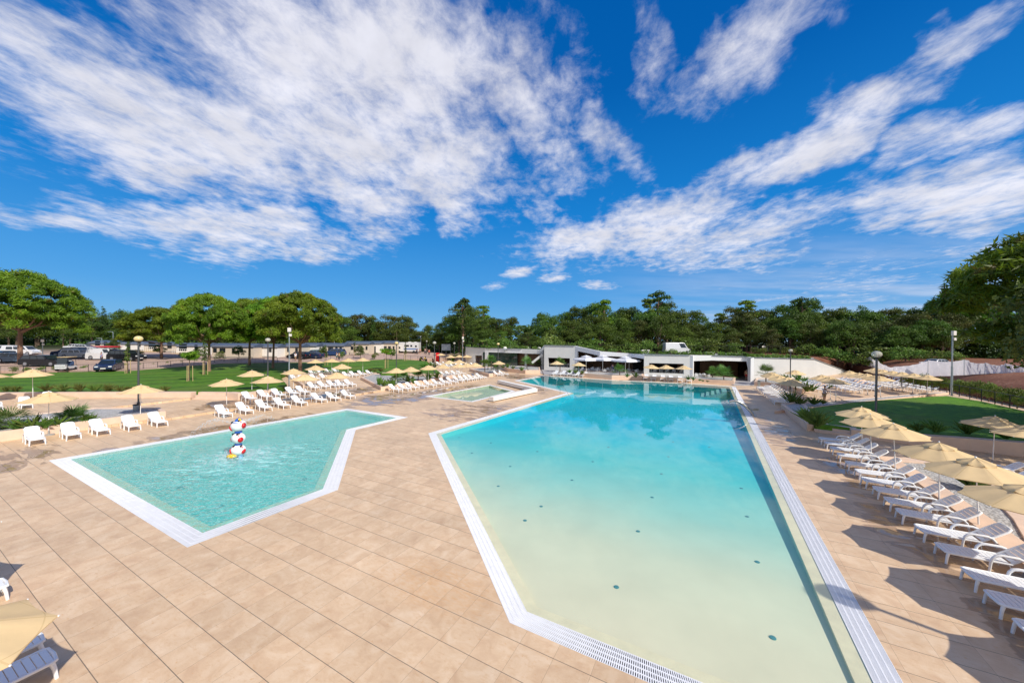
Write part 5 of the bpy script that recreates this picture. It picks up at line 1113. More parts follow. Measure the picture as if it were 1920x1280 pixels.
# water thrown by the fountain: drops in arcs
WD = NT('spray'); gls = WD.n('ShaderNodeBsdfGlossy', {0: (1, 1, 1, 1), 'Roughness': .1}).outputs[0]; tps = WD.n('ShaderNodeBsdfTransparent', {0: (1, 1, 1, 1)}).outputs[0]; dfs = WD.n('ShaderNodeBsdfDiffuse', {0: (.8, .9, .95, 1)}).outputs[0]
SPRAY = WD.out(WD.n('ShaderNodeMixShader', {0: .45, 1: tps, 2: WD.n('ShaderNodeMixShader', {0: .5, 1: gls, 2: dfs}).outputs[0]}).outputs[0])
g = MB()
for k in range(900):
    a = random.choice([PI*.95, PI*.15, PI*1.25, -.35])+random.gauss(0, .16); f = random.random(); r_ = 2.3*f+.35; z = H3+.2+.55*math.sin(f*PI*.9)-1.9*f*f+random.gauss(0, .03)
    if z < .05: z = .02+random.random()*.15
    s = random.uniform(.008, .022); x, y = r_*math.cos(a)+random.gauss(0, .05), r_*math.sin(a)+random.gauss(0, .05)
    g.add([(x+s, y, z-s), (x-s*.5, y+s, z-s), (x-s*.5, y-s, z-s), (x, y, z+s)], [[0, 1, 2], [0, 3, 1], [1, 3, 2], [2, 3, 0]])
for k in range(1400):
    a = random.uniform(0, 6.28); r_ = abs(random.gauss(0, 1.0))+.3; s = random.uniform(.01, .03); x, y, z = r_*math.cos(a), r_*math.sin(a), random.random()**2*.35*max(.1, 1-r_/2.6)
    g.add([(x+s, y, z-s), (x-s*.5, y+s, z-s), (x-s*.5, y-s, z-s), (x, y, z+s)], [[0, 1, 2], [0, 3, 1], [1, 3, 2], [2, 3, 0]])
tag(g.build('water_spray', SPRAY, None, loc=fb), 'fine water spray falling around the stacked fountain figures', 'water', kind='stuff')
# ------------------------------------------------------------------ vehicles
TYRE = simple('tyre_rubber', (.02, .02, .02), .85); RIMM = simple('alloy_rim', (.45, .46, .48), .3, .8); CGL = simple('car_glass', (.015, .022, .026), .04, spec=.9); HL = simple('headlight_glass', (.75, .78, .80), .1, spec=.9); TLR = simple('tail_light', (.45, .01, .01), .2)
def paint(name, col): return simple(name, col, .22, .25, var=.04, spec=.7)
SHAPES = {  # length, belt height, height, half width, cabin (x rear bottom, rear top, front top, front bottom), bonnet height
 'hatch': (4.1, .92, 1.48, .87, (-2.0, -1.75, .45, 1.05), .86), 'wagon': (4.75, .92, 1.46, .90, (-2.3, -2.05, .45, 1.10), .84), 'sedan': (4.6, .92, 1.44, .89, (-1.65, -1.0, .40, 1.10), .84),
 'suv': (4.7, 1.08, 1.74, .94, (-2.3, -2.1, .50, 1.05), 1.02), 'van': (4.9, 1.12, 1.90, .96, (-2.42, -2.35, 1.0, 1.65), 1.05), 'bigvan': (5.9, 1.25, 2.6, 1.02, (-2.9, -2.88, 1.55, 2.35), 1.15)}
def car(kind, v, rz, label, mat, scale=1.0, rails=False, windows=True):
    L_, zb, H, hw, (cr, tr, tf, cf), bh = SHAPES[kind]; h = L_/2; r = thing('parked_van' if 'van' in kind else 'parked_car', label, 'van' if 'van' in kind else 'car', v, rz, 'cars and vans parked beyond the lawn', scale)
    g = MB(); prof = [(-h, .35), (-h+.05, .22), (h-.12, .22), (h, .40), (h-.02, .62), (h-.16, bh-.12), (cf+.15, bh+.02), (cf, zb), (cr, zb), (-h+.04, zb-.06), (-h-.01, .60)]
    n_ = len(prof); vs = []
    for y in (-hw, -hw+.07, hw-.07, hw):
        for x, z in prof: vs.append((x if abs(y) < hw else x*.985, y, z if abs(y) < hw else z*.97+.02))
    fs = []
    for q in range(3):
        for i in range(n_): j = (i+1) % n_; fs.append([q*n_+i, q*n_+j, (q+1)*n_+j, (q+1)*n_+i])
    fs.append(list(range(n_))); fs.append([3*n_+i for i in range(n_)][::-1])
    g.add(vs, fs)
    a = hw-.04; t_ = hw-(.20 if H < 1.8 else .12); tz = H
    g.add([(cr, -a, zb), (cf, -a, zb), (tf, -t_, tz-.04), (tr, -t_, tz-.04), (cr, a, zb), (cf, a, zb), (tf, t_, tz-.04), (tr, t_, tz-.04), ((tf+tr)/2, -t_*.8, tz), ((tf+tr)/2, t_*.8, tz)], [[0, 1, 2, 3], [4, 7, 6, 5], [3, 2, 8], [2, 6, 9, 8], [7, 3, 8, 9], [6, 7, 9], [1, 5, 6, 2], [0, 3, 7, 4]])
    g.build('body', mat, r, bevel=.05)
    g = MB()
    def lerp3(A, B, f): return tuple(A[i]+(B[i]-A[i])*f for i in range(3))
    for sg in (-1, 1):   # side glass
        A, B, C_, D_ = (cr, sg*a, zb), (cf, sg*a, zb), (tf, sg*t_, tz-.04), (tr, sg*t_, tz-.04)
        n0 = .012*sg
        segs = [(.06, .36), (.40, .64), (.68, .93)] if kind != 'bigvan' else [(.70, .96)]
        if kind == 'van' and not windows: segs = [(.72, .95)]
        for f0, f1 in segs:
            q = [lerp3(A, B, f0), lerp3(A, B, f1), lerp3(D_, C_, f1), lerp3(D_, C_, f0)]; lo = .10; hi = .88
            p0, p1 = lerp3(q[0], q[3], lo), lerp3(q[1], q[2], lo); p2, p3 = lerp3(q[1], q[2], hi), lerp3(q[0], q[3], hi)
            g.add([(p[0], p[1]+n0, p[2]) for p in (p0, p1, p2, p3)], [[0, 1, 2, 3]])
    q = [(cf, -a, zb), (cf, a, zb), (tf, t_, tz-.04), (tf, -t_, tz-.04)]; e = .015
    p = [lerp3(lerp3(q[0], q[3], .08), lerp3(q[1], q[2], .08), f) for f in (.06, .94)]+[lerp3(lerp3(q[0], q[3], .92), lerp3(q[1], q[2], .92), f) for f in (.94, .06)]; g.add([(x+e, y, z+e) for x, y, z in p], [[0, 1, 2, 3]])
    if windows:
        q = [(cr, -a, zb), (cr, a, zb), (tr, t_, tz-.04), (tr, -t_, tz-.04)]; p = [lerp3(lerp3(q[0], q[3], .15), lerp3(q[1], q[2], .15), f) for f in (.1, .9)]+[lerp3(lerp3(q[0], q[3], .9), lerp3(q[1], q[2], .9), f) for f in (.9, .1)]; g.add([(x-e, y, z+e) for x, y, z in p], [[0, 1, 2, 3]])
    g.build('windows', CGL, r)
    wr = .33 if H < 1.6 else .37
    for sx_ in (-1, 1):
        for sg in (-1, 1):
            x = sx_*(h-.85); g = MB(); M = Matrix.Rotation(PI/2, 4, 'X'); g.lathe([(.0, -.11), (wr*.95, -.11), (wr, -.07), (wr, .07), (wr*.95, .11), (0, .11)], 18, (x, sg*(hw-.10), wr), M); w_ = g.build('wheel', TYRE, r, smooth=True)
            g = MB(); g.lathe([(0, -.125), (wr*.62, -.125), (wr*.66, -.10), (wr*.66, .10), (wr*.62, .125), (0, .125)], 14, (x, sg*(hw-.10), wr), M); g.build('rim', RIMM, w_)
    for sg in (-1, 1):
        g = MB(); g.box((h-.10, sg*(hw-.24), bh-.22), (.16, .34, .15)); g.build('headlight', HL, r, bevel=.03); g = MB(); g.box((-h+.03, sg*(hw-.15), zb-.14), (.08, .18, .26 if H > 1.7 else .16)); g.build('tail_light', TLR, r, bevel=.02)
        g = MB(); g.box((cf-.15, sg*(hw+.06), zb+.06), (.10, .16, .11)); g.build('wing_mirror', mat, r, bevel=.02)
    g = MB(); g.box((h-.005, 0, .42), (.02, .50, .11)); g.build('number_plate', WHITEC, r)
    g = MB(); g.box((h-.03, 0, .55), (.04, 1.0, .10)); g.build('grille', BLACK, r)
    if rails:
        g = MB()
        for sg in (-1, 1): g.tube([(tr+.2, sg*t_*.9, H-.02), (tr+.25, sg*t_*.9, H+.06), (tf-.25, sg*t_*.9, H+.06), (tf-.15, sg*t_*.9, H-.02)], .02, 5)
        g.build('roof_rails', METAL, r)
    return r
PS = paint('silver_paint', (.50, .51, .53)); PB_ = paint('black_paint', (.012, .013, .016)); PN = paint('navy_paint', (.02, .035, .09)); PW = paint('white_paint', (.80, .80, .80)); PT = paint('teal_paint', (.05, .16, .19)); PG = paint('grey_blue_paint', (.09, .14, .20)); PBL = paint('blue_paint', (.04, .08, .20))
car('suv', Tp(131, 668), PI+.15, 'dark four-by-four with rear spare wheel beside the silver estate', PN, 1.1)
car('wagon', Tp(150, 671), .10, 'silver estate car parked side on in the car park', PS, 1.2, True)
car('van', Tp(200, 674), .05, 'white van with a red kayak on its roof', PW, 1.15, windows=False)
ky = Tp(200, 674); g = MB(); g.tube([(-3.3, 0, .12), (-2.4, 0, .02), (-1, 0, 0), (1, 0, 0), (2.4, 0, .02), (3.3, 0, .12)], [.03, .22, .36, .36, .22, .03], 12, flat=.45); tag(g.build('kayak', simple('kayak_red', (.62, .03, .04), .35), None, smooth=True, loc=(ky.x, ky.y, ky.z+1.9*1.15+.30)), 'red kayak tied on the roof of the white van', 'kayak')
g = MB(); [g.tube([(x, -.7, 0), (x, .7, 0)], .03, 5) for x in (-1.2, 1.2)]; [g.tube([(x, y, -.15), (x, y, 0)], .03, 4) for x in (-1.2, 1.2) for y in (-.6, .6)]; o = g.build('roof_rack', BLACK, None, loc=(ky.x, ky.y, ky.z+1.9*1.15+.10)); tag(o, 'black roof rack carrying the kayak', 'roof rack')
car('suv', Tp(238, 676), .02, 'black people carrier nose to the right beside the young tree', PB_, 1.15)
car('suv', Tp(222, 673.5), .06, 'dark car half hidden behind the black people carrier', PN, 1.1)
car('hatch', Tp(205, 694.5), -1.02, 'dark blue car facing the camera behind the lawn fence', PN, 1.15)
car('wagon', Tp(86, 686), .08, 'long black car parked behind the leftmost pine trunk', PB_, 1.25)
car('sedan', Tp(33, 679), .5, 'silver blue car left of the pine trunk, nearest row', PG, 1.15)
car('sedan', Tp(16, 677), .45, 'grey car second left of the pine trunk', PS, 1.15); car('wagon', Tp(3, 673), 2.9, 'dark estate car with red tail light at the left edge', PN, 1.1)
car('bigvan', Tp(12, 662), PI+.1, 'white minibus with dark windows at the left edge', PW, .68); car('van', Tp(43, 665), .2, 'white van behind the cars at left', PW, 1.0)
car('sedan', Tp(146, 656), .15, 'white car parked far behind at the forest edge', PW, 1.1); car('sedan', Tp(160, 657), .1, 'second light car at the forest edge behind the silver estate', PS, 1.1)
car('hatch', Tp(560, 672.5), PI-.1, 'black car half hidden by the umbrella pine trunk', PB_, 1.15); car('sedan', Tp(585, 671.5), PI-.1, 'dark navy car right of the same pine trunk', PN, 1.15)
car('hatch', Tp(590, 668.5), PI-.06, 'teal hatchback parked before the holiday homes', PT, 1.2); car('hatch', Tp(628, 666.5), PI-.02, 'grey blue hatchback beside the standing couple', PBL, 1.25)
car('van', Tp(719, 661.5), PI-.5, 'dark van by the last holiday home left of the motorhome', PN, 1.1)
vv = TD(1268, 84); car('bigvan', vv, .0, 'white high-roof van parked above the pavilion roof', PW, .96, windows=False)
for i, (px, D, m, lb) in enumerate([(1040, 100, PS, 'pale car roof above the pavilion, left'), (1760, 58, PS, 'silver car behind the white tarpaulin'), (968, 101, PN, 'blue car behind the planted roof')]):
    v = TD(px, D); car('sedan' if i else 'hatch', v, .1, lb, m, 1.0)
# motorhome
v = Tp(765, 661.5); mh = thing('motorhome', 'white alcove motorhome with blue side stripes facing left', 'motorhome', v, PI-.06, None, 1.12); g = MB(); prof = [(-3.3, .45), (1.6, .45), (2.9, .45), (3.1, .60), (3.05, .95), (2.55, 1.15), (1.95, 1.75), (2.6, 2.05), (2.65, 2.45), (2.2, 2.95), (-3.3, 3.0)]
g.add([(x, -1.12, z) for x, z in prof]+[(x, 1.12, z) for x, z in prof], [list(range(11)), list(range(11, 22))[::-1]]+[[i, i+11, (i+1) % 11+11, (i+1) % 11] for i in range(11)]); g.build('body', PW, mh, bevel=.06)
for sg in (-1, 1):
    for x, z, w_, h_ in ((-.2, 2.0, .9, .5), (-1.3, 2.0, .55, .5), (-2.6, 1.9, .5, .5)): g = MB(); g.box((x, sg*1.125, z), (w_, .03, h_)); g.build('window', CGL, mh)
    g = MB(); g.box((-1.2, sg*1.128, 1.15), (4.0, .02, .35)); g.build('stripe', simple('stripe_blue', (.12, .20, .42), .4), mh)
    g = MB(); g.add([(1.75, sg*1.13, 1.15), (2.45, sg*1.13, 1.15), (1.95, sg*1.13, 1.70), (1.75, sg*1.13, 1.70)], [[0, 1, 2, 3]]); g.build('side_window', CGL, mh)
    for x in (2.1, -2.0): g = MB(); g.lathe([(0, -.12), (.36, -.12), (.36, .12), (0, .12)], 16, (x, sg*1.02, .36), Matrix.Rotation(PI/2, 4, 'X')); g.build('wheel', TYRE, mh)
g = MB(); g.add([(2.60, -.95, 1.16), (2.60, .95, 1.16), (2.04, .95, 1.72), (2.04, -.95, 1.72)], [[0, 1, 2, 3]]); g.build('windscreen', CGL, mh); g = MB(); g.box((-.5, 0, 3.06), (.7, .6, .12)); g.box((-2.2, .3, 3.06), (.5, .5, .1)); g.build('roof_vents', WHITEC, mh)
# golf buggy, scooter, kiosk board, red banner
v = Tp(124, 698); gb = thing('golf_buggy', 'white golf buggy with canopy behind the lawn fence at left', 'golf cart', v, -1.2, None, 1.1); g = MB(); g.box((0, 0, .45), (2.2, 1.15, .35)); g.box((.9, 0, .75), (.55, 1.1, .35)); g.build('body', PW, gb, bevel=.06); g = MB(); g.box((-.2, 0, 1.9), (1.7, 1.2, .07)); g.build('canopy', CANVAS, gb, bevel=.03)
g = MB(); [g.tube([(x, y, .6), (x*.85, y, 1.88)], .025, 5) for x in (-.95, .75) for y in (-.52, .52)]; g.build('posts', BLACK, gb); g = MB(); g.box((-.25, 0, .75), (.5, 1.05, .15)); g.box((-.5, 0, 1.05), (.1, 1.05, .5)); g.build('seat', simple('seat_blue', (.03, .06, .14), .6), gb)
for x in (-.75, .75):
    for y in (-.5, .5): g = MB(); g.lathe([(0, -.09), (.24, -.09), (.24, .09), (0, .09)], 12, (x, y, .24), Matrix.Rotation(PI/2, 4, 'X')); g.build('wheel', TYRE, gb)
g = MB(); g.add([(.82, -.5, .95), (.82, .5, .95), (.70, .5, 1.8), (.70, -.5, 1.8)], [[0, 1, 2, 3]]); g.build('windscreen', CGL, gb)
v = P(793, 677, 1.1); sc_ = thing('motor_scooter', 'black and yellow motor scooter at the lawn fence', 'scooter', v, -.3, None, 1.15); g = MB(); g.tube([(-.75, 0, .55), (-.35, 0, .62), (0, 0, .35), (.35, 0, .35), (.55, 0, .75), (.62, 0, 1.0)], [.14, .16, .13, .12, .13, .06], 8); g.build('frame', BLACK, sc_, smooth=True); g = MB(); g.ball((-.45, 0, .55), (.35, .16, .13), 12, 8); g.ball((.5, 0, .65), (.10, .2, .25), 10, 8); g.build('fairing', YEL, sc_, smooth=True)
g = MB(); g.ball((-.35, 0, .80), (.42, .15, .09), 12, 6); g.build('saddle', BLACK, sc_)
for x in (-.62, .72): g = MB(); g.lathe([(.14, -.06), (.27, -.06), (.27, .06), (.14, .06)], 16, (x, 0, .27), Matrix.Rotation(PI/2, 4, 'X')); g.build('wheel', TYRE, sc_)
g = MB(); g.tube([(.6, -.3, 1.05), (.6, .3, 1.05)], .02, 5); g.build('handlebar', BLACK, sc_)
v = P(820.5, 678, .3); bx = thing('banner_stand', 'tall red banner box beside the far loungers', 'banner', v); g = MB(); g.box((0, 0, 1.25), (.9, .5, 2.3)); g.build('panel', RED, bx, bevel=.03); g = MB(); g.box((.52, .1, 1.1), (.08, .4, 2.0)); g.build('side_strip', LBL, bx); g = MB(); g.box((0, 0, .05), (1.1, .7, .1)); g.build('foot', BLACK, bx)
v = TD(836.5, 108); v.z = zat(836.5, 660, 108); bb = thing('billboard', 'grey two-panel billboard seen from behind on the slope', 'billboard', v); hh = zat(836.5, 645, 108)-v.z
for x in (-.62, .62): g = MB(); g.box((x*1.05, 0, hh/2+.25), (1.22, .08, hh-.5)); g.build('panel', simple('panel_grey', (.34, .40, .44), .5), bb)
for x in (-1.3, 0, 1.3): g = MB(); g.tube([(x, .08, -.5), (x, .08, hh)], .05, 6); g.build('post', METAL, bb)
# ------------------------------------------------------------------ holiday homes
HW = simple('home_wall', (.56, .48, .38), .7, var=.06, vs=1.0, fine=.03); HW2 = simple('home_wall_white', (.72, .69, .64), .7, var=.06); ROOFM = simple('home_roof', (.085, .115, .17), .5, .2, var=.15); 
def home(px0, px1, D, top, label, wins, door=None, porch=False, wall_=None):
    a, b = TD(px0, D), TD(px1, D); z = min(a.z, b.z); L_ = (b-a).length; r = thing('holiday_home', label, 'mobile home', Vector((a.x, a.y, z)), math.atan2(b.y-a.y, b.x-a.x), 'holiday homes at the forest edge'); H = zat((px0+px1)/2, top, D)-z
    g = MB(); g.box((L_/2, 2.0, (H-.3)/2-.2), (L_, 4.0, H-.3+.4)); g.build('wall', wall_ or HW, r)
    g = MB(); g.add([(-.15, -.25, H-.42), (L_+.15, -.25, H-.42), (L_+.15, 2, H+.30), (-.15, 2, H+.30), (-.15, 4.25, H-.42), (L_+.15, 4.25, H-.42), (-.15, -.25, H-.58), (L_+.15, -.25, H-.58), (L_+.15, 4.25, H-.58), (-.15, 4.25, H-.58)], [[0, 1, 2, 3], [3, 2, 5, 4], [6, 7, 1, 0], [7, 8, 5, 2, 1], [9, 6, 0, 3, 4], [8, 9, 4, 5], [6, 9, 8, 7]]); g.build('roof', ROOFM, r)
    for f, w_, h_ in wins:
        x = f*L_; g = MB(); g.box((x, -.02, 1.75), (w_+.12, .06, h_+.12)); w1 = g.build('window', BLACK, r); g = MB(); g.box((x, -.055, 1.75), (w_, .02, h_)); g.build('pane', CGL, w1)
        g = MB(); g.box((x, -.07, 1.75), (.05, .02, h_)); g.build('frame', BLACK, w1)
    if door is not None: g = MB(); g.box((door*L_, -.02, 1.15), (.9, .06, 2.1)); g.build('door', simple('door_dark', (.03, .035, .04), .4), r)
    g = MB(); g.box((L_/2, -.01, .1), (L_*.98, .04, .35)); g.build('skirting', simple('skirt_grey', (.25, .24, .22), .8), r)
    if porch:
        for k in range(9): g = MB(); g.box((.4+k*(L_*.5)/8, -1.6, .85), (.05, .05, 1.0)); g.build('railing_post', WHITEC, r)
        g = MB(); g.box((L_*.25+.4, -1.6, 1.37), (L_*.5, .07, .07)); g.build('handrail', WHITEC, r); g = MB(); g.box((L_*.28, -.85, .2), (L_*.56, 1.7, .3)); g.build('porch', WOOD, r)
home(165, 225, 100, 640, 'cream holiday home with dark flat roof behind the red kayak', [(.3, 1.2, 1.1), (.75, .8, 1.1)], .55)
home(226, 270, 96, 641, 'white-fronted holiday home left of the amber lamp globe', [(.8, .6, 1.4)], .35, wall_=HW2)
home(270, 330, 94, 642.5, 'cream holiday home with porch behind the second umbrella pine', [(.25, 1.6, 1.5), (.8, 1.0, 1.3)], None, True)
home(331, 392, 91, 645, 'cream holiday home with glazed porch behind the round-headed young pine', [(.2, 1.8, 1.6), (.6, .6, 1.2)], None, True, HW2)
home(397, 475, 84, 646, 'cream holiday home with blue roof between the third and fourth pines', [(.08, .7, .9), (.26, 1.2, .9), (.52, .5, .9), (.72, .5, .9)])
home(476, 520, 87, 647, 'white-fronted holiday home behind the clear globe lamp', [(.7, .5, .9)], .25, wall_=HW2)
home(521, 565, 90, 646, 'cream holiday home behind the large pine trunk', [(.12, 1.1, .9), (.45, .5, .9), (.8, .5, .9)])
home(566, 594, 94, 645, 'short white holiday home with dark door right of the big pine', [], .35, wall_=HW2)
home(595, 645, 97, 645, 'cream holiday home above the teal hatchback', [(.2, .9, .9), (.5, 1.2, .9), (.72, .5, .9), (.88, .5, .9)])
home(646, 692, 104, 641.5, 'cream holiday home with two windows right of the parked cars', [(.3, .8, .9), (.55, .8, .9), (.9, .4, .9)])
home(693, 715, 108, 641, 'grey-white holiday home with dark door near the dark van', [], .4, wall_=HW2)
home(716, 742, 110, 640.5, 'last cream holiday home left of the motorhome', [(.25, .7, .9), (.55, .7, .9), (.85, .4, .9)])
random.seed(61)
for i, px in enumerate([176, 214, 262, 300, 345, 372, 412, 448, 500, 532, 572, 604, 640, 676, 702, 735]):
    v = TD(px, 80 if px < 480 else 91); s = random.uniform(.55, .95); tree('oak%d' % (i % 4) if i % 2 else 'bush%d' % (i % 3), v, (s*.34, s*.34, s*.42) if i % 2 else (s*.8, s*.8, s), 'small garden tree or shrub in front of the holiday homes, %s from the left' % od(i), 'shrub', 'garden shrubs before the holiday homes')
# ------------------------------------------------------------------ fences
def fence(pts, label, h=1.1, step=2.3, mesh=True, name='fence', mat=BLACK, z=None):
    """pts: world points at the foot"""
    o0 = pts[0]; r = thing(name, label, 'fence', o0); tot = 0
    for a, b in zip(pts, pts[1:]):
        L_ = (b-a).length; n_ = max(1, int(round(L_/step)))
        for k in range(n_): p = a.lerp(b, k/n_)-o0; g = MB(); g.tube([p-Vector((0, 0, .2)), p+Vector((0, 0, h))], .035, 5); g.build('post', mat, r)
        g = MB(); g.beam(a-o0+Vector((0, 0, h-.02)), b-o0+Vector((0, 0, h-.02)), .05, .05); g.beam(a-o0+Vector((0, 0, .12)), b-o0+Vector((0, 0, .12)), .03, .03)
        if mesh:
            m_ = max(2, int(L_/.30))
            for k in range(m_): p = a.lerp(b, (k+.5)/m_)-o0; g.add([p+Vector((-.006, 0, .12)), p+Vector((.006, 0, .12)), p+Vector((.006, 0, h)), p+Vector((-.006, 0, h))], [[0, 1, 2, 3]])
        g.build('panel', mat, r)
    return r
fence([P(*q) for q in [(-150, 707.5, 1.0), (0, 700.5, 1.05), (240, 694.5, 1.1), (420, 679.5, 1.15)]], 'dark low metal fence at the back of the left lawn')
fence([P(*q) for q in [(420, 679.5, 1.15), (520, 680.5, 1.15), (620, 675.5, 1.15), (720, 671.5, 1.15), (812, 677.5, 1.05)]], 'dark low metal fence before the cars and holiday homes', 1.1, 2.6)
fence([P(*q) for q in [(1690, 722, .9), (1780, 736.5, .8), (1840, 749, .8), (1925, 769, .8), (2120, 815, .8)]], 'dark metal fence in front of the hedge right of the lawn', 1.05, 1.9, False)
def fenceD(pxs, D, h, label, step=3): fence([TD(px, D(px)) for px in pxs], label, h, step, True)
fenceD([1060, 1200, 1320, 1440, 1540], lambda p: 84, 1.9, 'dark mesh fence on the slope above the pavilion', 3.2)
fenceD([1540, 1590, 1640], lambda p: 88, 1.8, 'dark fence section before the bare orange ground', 2.5)
# leafy hedge, plant by plant
k = 0
for f in np.arange(0, 1, 1/26):
    pts = [P(1700, 721, .9), P(1780, 733.5, .8), P(1840, 746, .8), P(1930, 768, .8), P(2120, 813, .8)]; q = f*4; i = min(3, int(q)); v = pts[i].lerp(pts[i+1], q-i)+Vector((.75, .5, 0)); v.z = terr(v.x, v.y)
    tree('bush%d' % (k % 3), v, (.55, .55, random.uniform(.62, .85)), 'leafy green hedge shrub behind the right fence, %s from the left' % od(k), 'shrub', 'hedge shrubs behind the right fence'); k += 1
for i in range(16):
    px = 10+i*27; v = P(px, 699-px*.042-(max(0, px-260)*.03), 1.1); tree('bush%d' % (i % 3), v+Vector((0, .8, 0)), random.uniform(.28, .42), 'small young shrub along the left lawn fence, %s from the left' % od(i), 'shrub', 'small shrubs along the lawn fence')
# ------------------------------------------------------------------ white tarpaulin screens on the right
TARP = mat_fabric('white_tarpaulin', (.88, .85, .85), .40)
def tarp(pts, label, seed, posts=()):
    """pts: (px, py_bottom, py_top, D)"""
    random.seed(seed); vs = []; fs = []; NV = 14; U_ = 34; cols = 0
    for i in range(len(pts)-1):
        for k in range(U_ if i < len(pts)-2 else U_+1):
            f = k/U_; px, pb, pt, D = [pts[i][j]+(pts[i+1][j]-pts[i][j])*f for j in range(4)]; D2 = D; x = (px-960)/F*D2; zb_, zt_ = zat(px, pb, D2), zat(px, pt, D2)-.28*math.sin(PI*f)*1.0
            for j in range(NV+1):
                g_ = j/NV; y = D2+.13*math.sin(px*.36+math.sin(g_*1.6+px*.05)*1.2)*(1-.4*g_)+.05*math.sin(px*1.1+g_*2)+.10*math.sin((abs(f-.5)*2-g_*.9)*12)*(.2+g_)-.35*(1-g_)**2
                vs.append((x, y, zb_+(zt_-zb_)*g_))
            cols += 1
    for c_ in range(cols-1):
        for j in range(NV): a = c_*(NV+1)+j; fs.append([a, a+NV+1, a+NV+2, a+1])
    r = thing('tarpaulin_fence', label, 'tarpaulin', (0, 0, 0)); g = MB(); g.add(vs, fs); g.build('tarpaulin', TARP, r, smooth=True)
    for px, pb, pt, D in pts: x = (px-960)/F*D; g = MB(); g.tube([(x, D+.1, zat(px, pb, D)-.5), (x, D+.1, zat(px, pt, D)+.03)], .035, 5); g.build('post', METAL, r)
tarp([(1680, 708, 687, 62), (1742, 709, 675, 55), (1810, 710, 674, 50), (1850, 711, 680, 48), (1888, 712, 681.5, 46.5), (1930, 714, 681, 45.5), (2010, 718, 682, 44)], 'long wrinkled white tarpaulin fence on the bare earth at right', 5)
tarp([(1619, 688, 668, 76), (1632, 691, 668.5, 73), (1645, 697, 675, 69), (1661, 704, 684, 64), (1678, 709, 687, 59), (1700, 711, 695, 55)], 'short white screen panels on posts running down to the right terrace', 6)
v = TD(1617, 86); v.z = zat(1617, 671, 86); gt = thing('market_tent', 'green canvas shelter with pale top behind the white screens', 'tent', v); g = MB(); g.add([(-2.4, -1, 1.3), (2.4, -1, .9), (2.6, 1.2, 1.2), (-2.2, 1.2, 1.7), (-.3, 0, 2.0)], [[0, 1, 4], [1, 2, 4], [2, 3, 4], [3, 0, 4]]); g.build('roof', simple('tent_green', (.01, .24, .07), .6), gt)
g = MB(); [g.tube([(x, y, 0), (x, y, 1.5)], .04, 5) for x in (-2.2, 2.3) for y in (-.9, 1.1)]; g.build('legs', METAL, gt)
# bare orange ground strips in the clearing
for i, (pts, z) in enumerate([([(1640, 96), (1700, 90), (1760, 80), (1755, 74), (1700, 82), (1650, 88)], 0)]):
    g = MB(); v = [TD(px, D) for px, D in pts]; g.add([(p.x, p.y, p.z+.06) for p in v], [[0, 5, 4, 1], [1, 4, 3, 2]]); tag(g.build('dirt_track', simple('orange_dirt', (.42, .22, .11), .9, var=.2, vs=1)), 'sunlit orange dirt clearing beyond the screens', 'ground', kind='structure')
# ------------------------------------------------------------------ roof planting and things on the roof
cs = []; zz = []
for k in range(5200):
    i = random.choices(range(len(RIM)-1), weights=[(RIM[j+1]-RIM[j]).length*(.2 if j in (3, 4) else 1) for j in range(len(RIM)-1)])[0]; f = random.random(); q = RIM[i].lerp(RIM[i+1], f); z = zr[i]+(zr[i+1]-zr[i])*f; d = random.random()*1.2+.6
    if math.sin(q.x*.9)+math.sin(q.x*2.7) < -1.2: continue
    cs.append((q.x, q.y+d, z-.02+random.random()**1.5*.55+(.15 if math.sin(q.x*1.7) > .6 else 0)))
cs = np.array(cs); me = leaf_mesh('roof_planting', cs, np.tile(np.array([[0, -.3, 1.]]), (len(cs), 1)), .15, 1.8, 1.2); me.materials.append(LEAF_Y); o = bpy.data.objects.new('roof_planting', me); C.objects.link(o); tag(o, 'low green and reddish plants along the pavilion roof edge', 'plants', kind='stuff')
for i, (px, D, y0, w_, h_, lb) in enumerate([(1118, 76, 657, 1.2, .85, 'white ventilation box on the roof above the slanting fascia'), (1180, 74, 660.5, .9, .5, 'small grey ventilation box on the roof'), (1210, 70, 658, 1.5, .45, 'flat white roof light cover on the pavilion'), (1330, 68, 662, 1.2, .45, 'grey box on the roof right of the white van')]):
    v = atD(px, D); v.z = zat(px, y0, D)-h_*.5; r = thing('roof_unit', lb, 'ventilation unit', v); g = MB(); g.box((0, 0, h_/2), (w_, .8, h_)); g.build('body', WHITEC if i != 1 else METAL, r, bevel=.03); g = MB(); [g.box((0, -.405, h_*(.25+.17*k)), (w_*.8, .02, .03)) for k in range(4)]; g.build('louvre', METAL, r); g = MB(); g.box((0, 0, -.3), (w_*.8, .6, .6)); g.build('stand', METAL, r)
for i, px in enumerate([947, 989, 1011]):
    v = atD(px, 82); v.z = zat(px, 652.8, 82); r = thing('roof_light', 'small domed white roof light on the left wing, %s from the left' % od(i), 'roof light', v); g = MB(); g.ball((0, 0, .05), (.42, .42, .30), 14, 8); g.build('dome', WHITEC, r, smooth=True); g = MB(); g.box((0, 0, -.2), (.8, .8, .35)); g.build('curb', METAL, r)
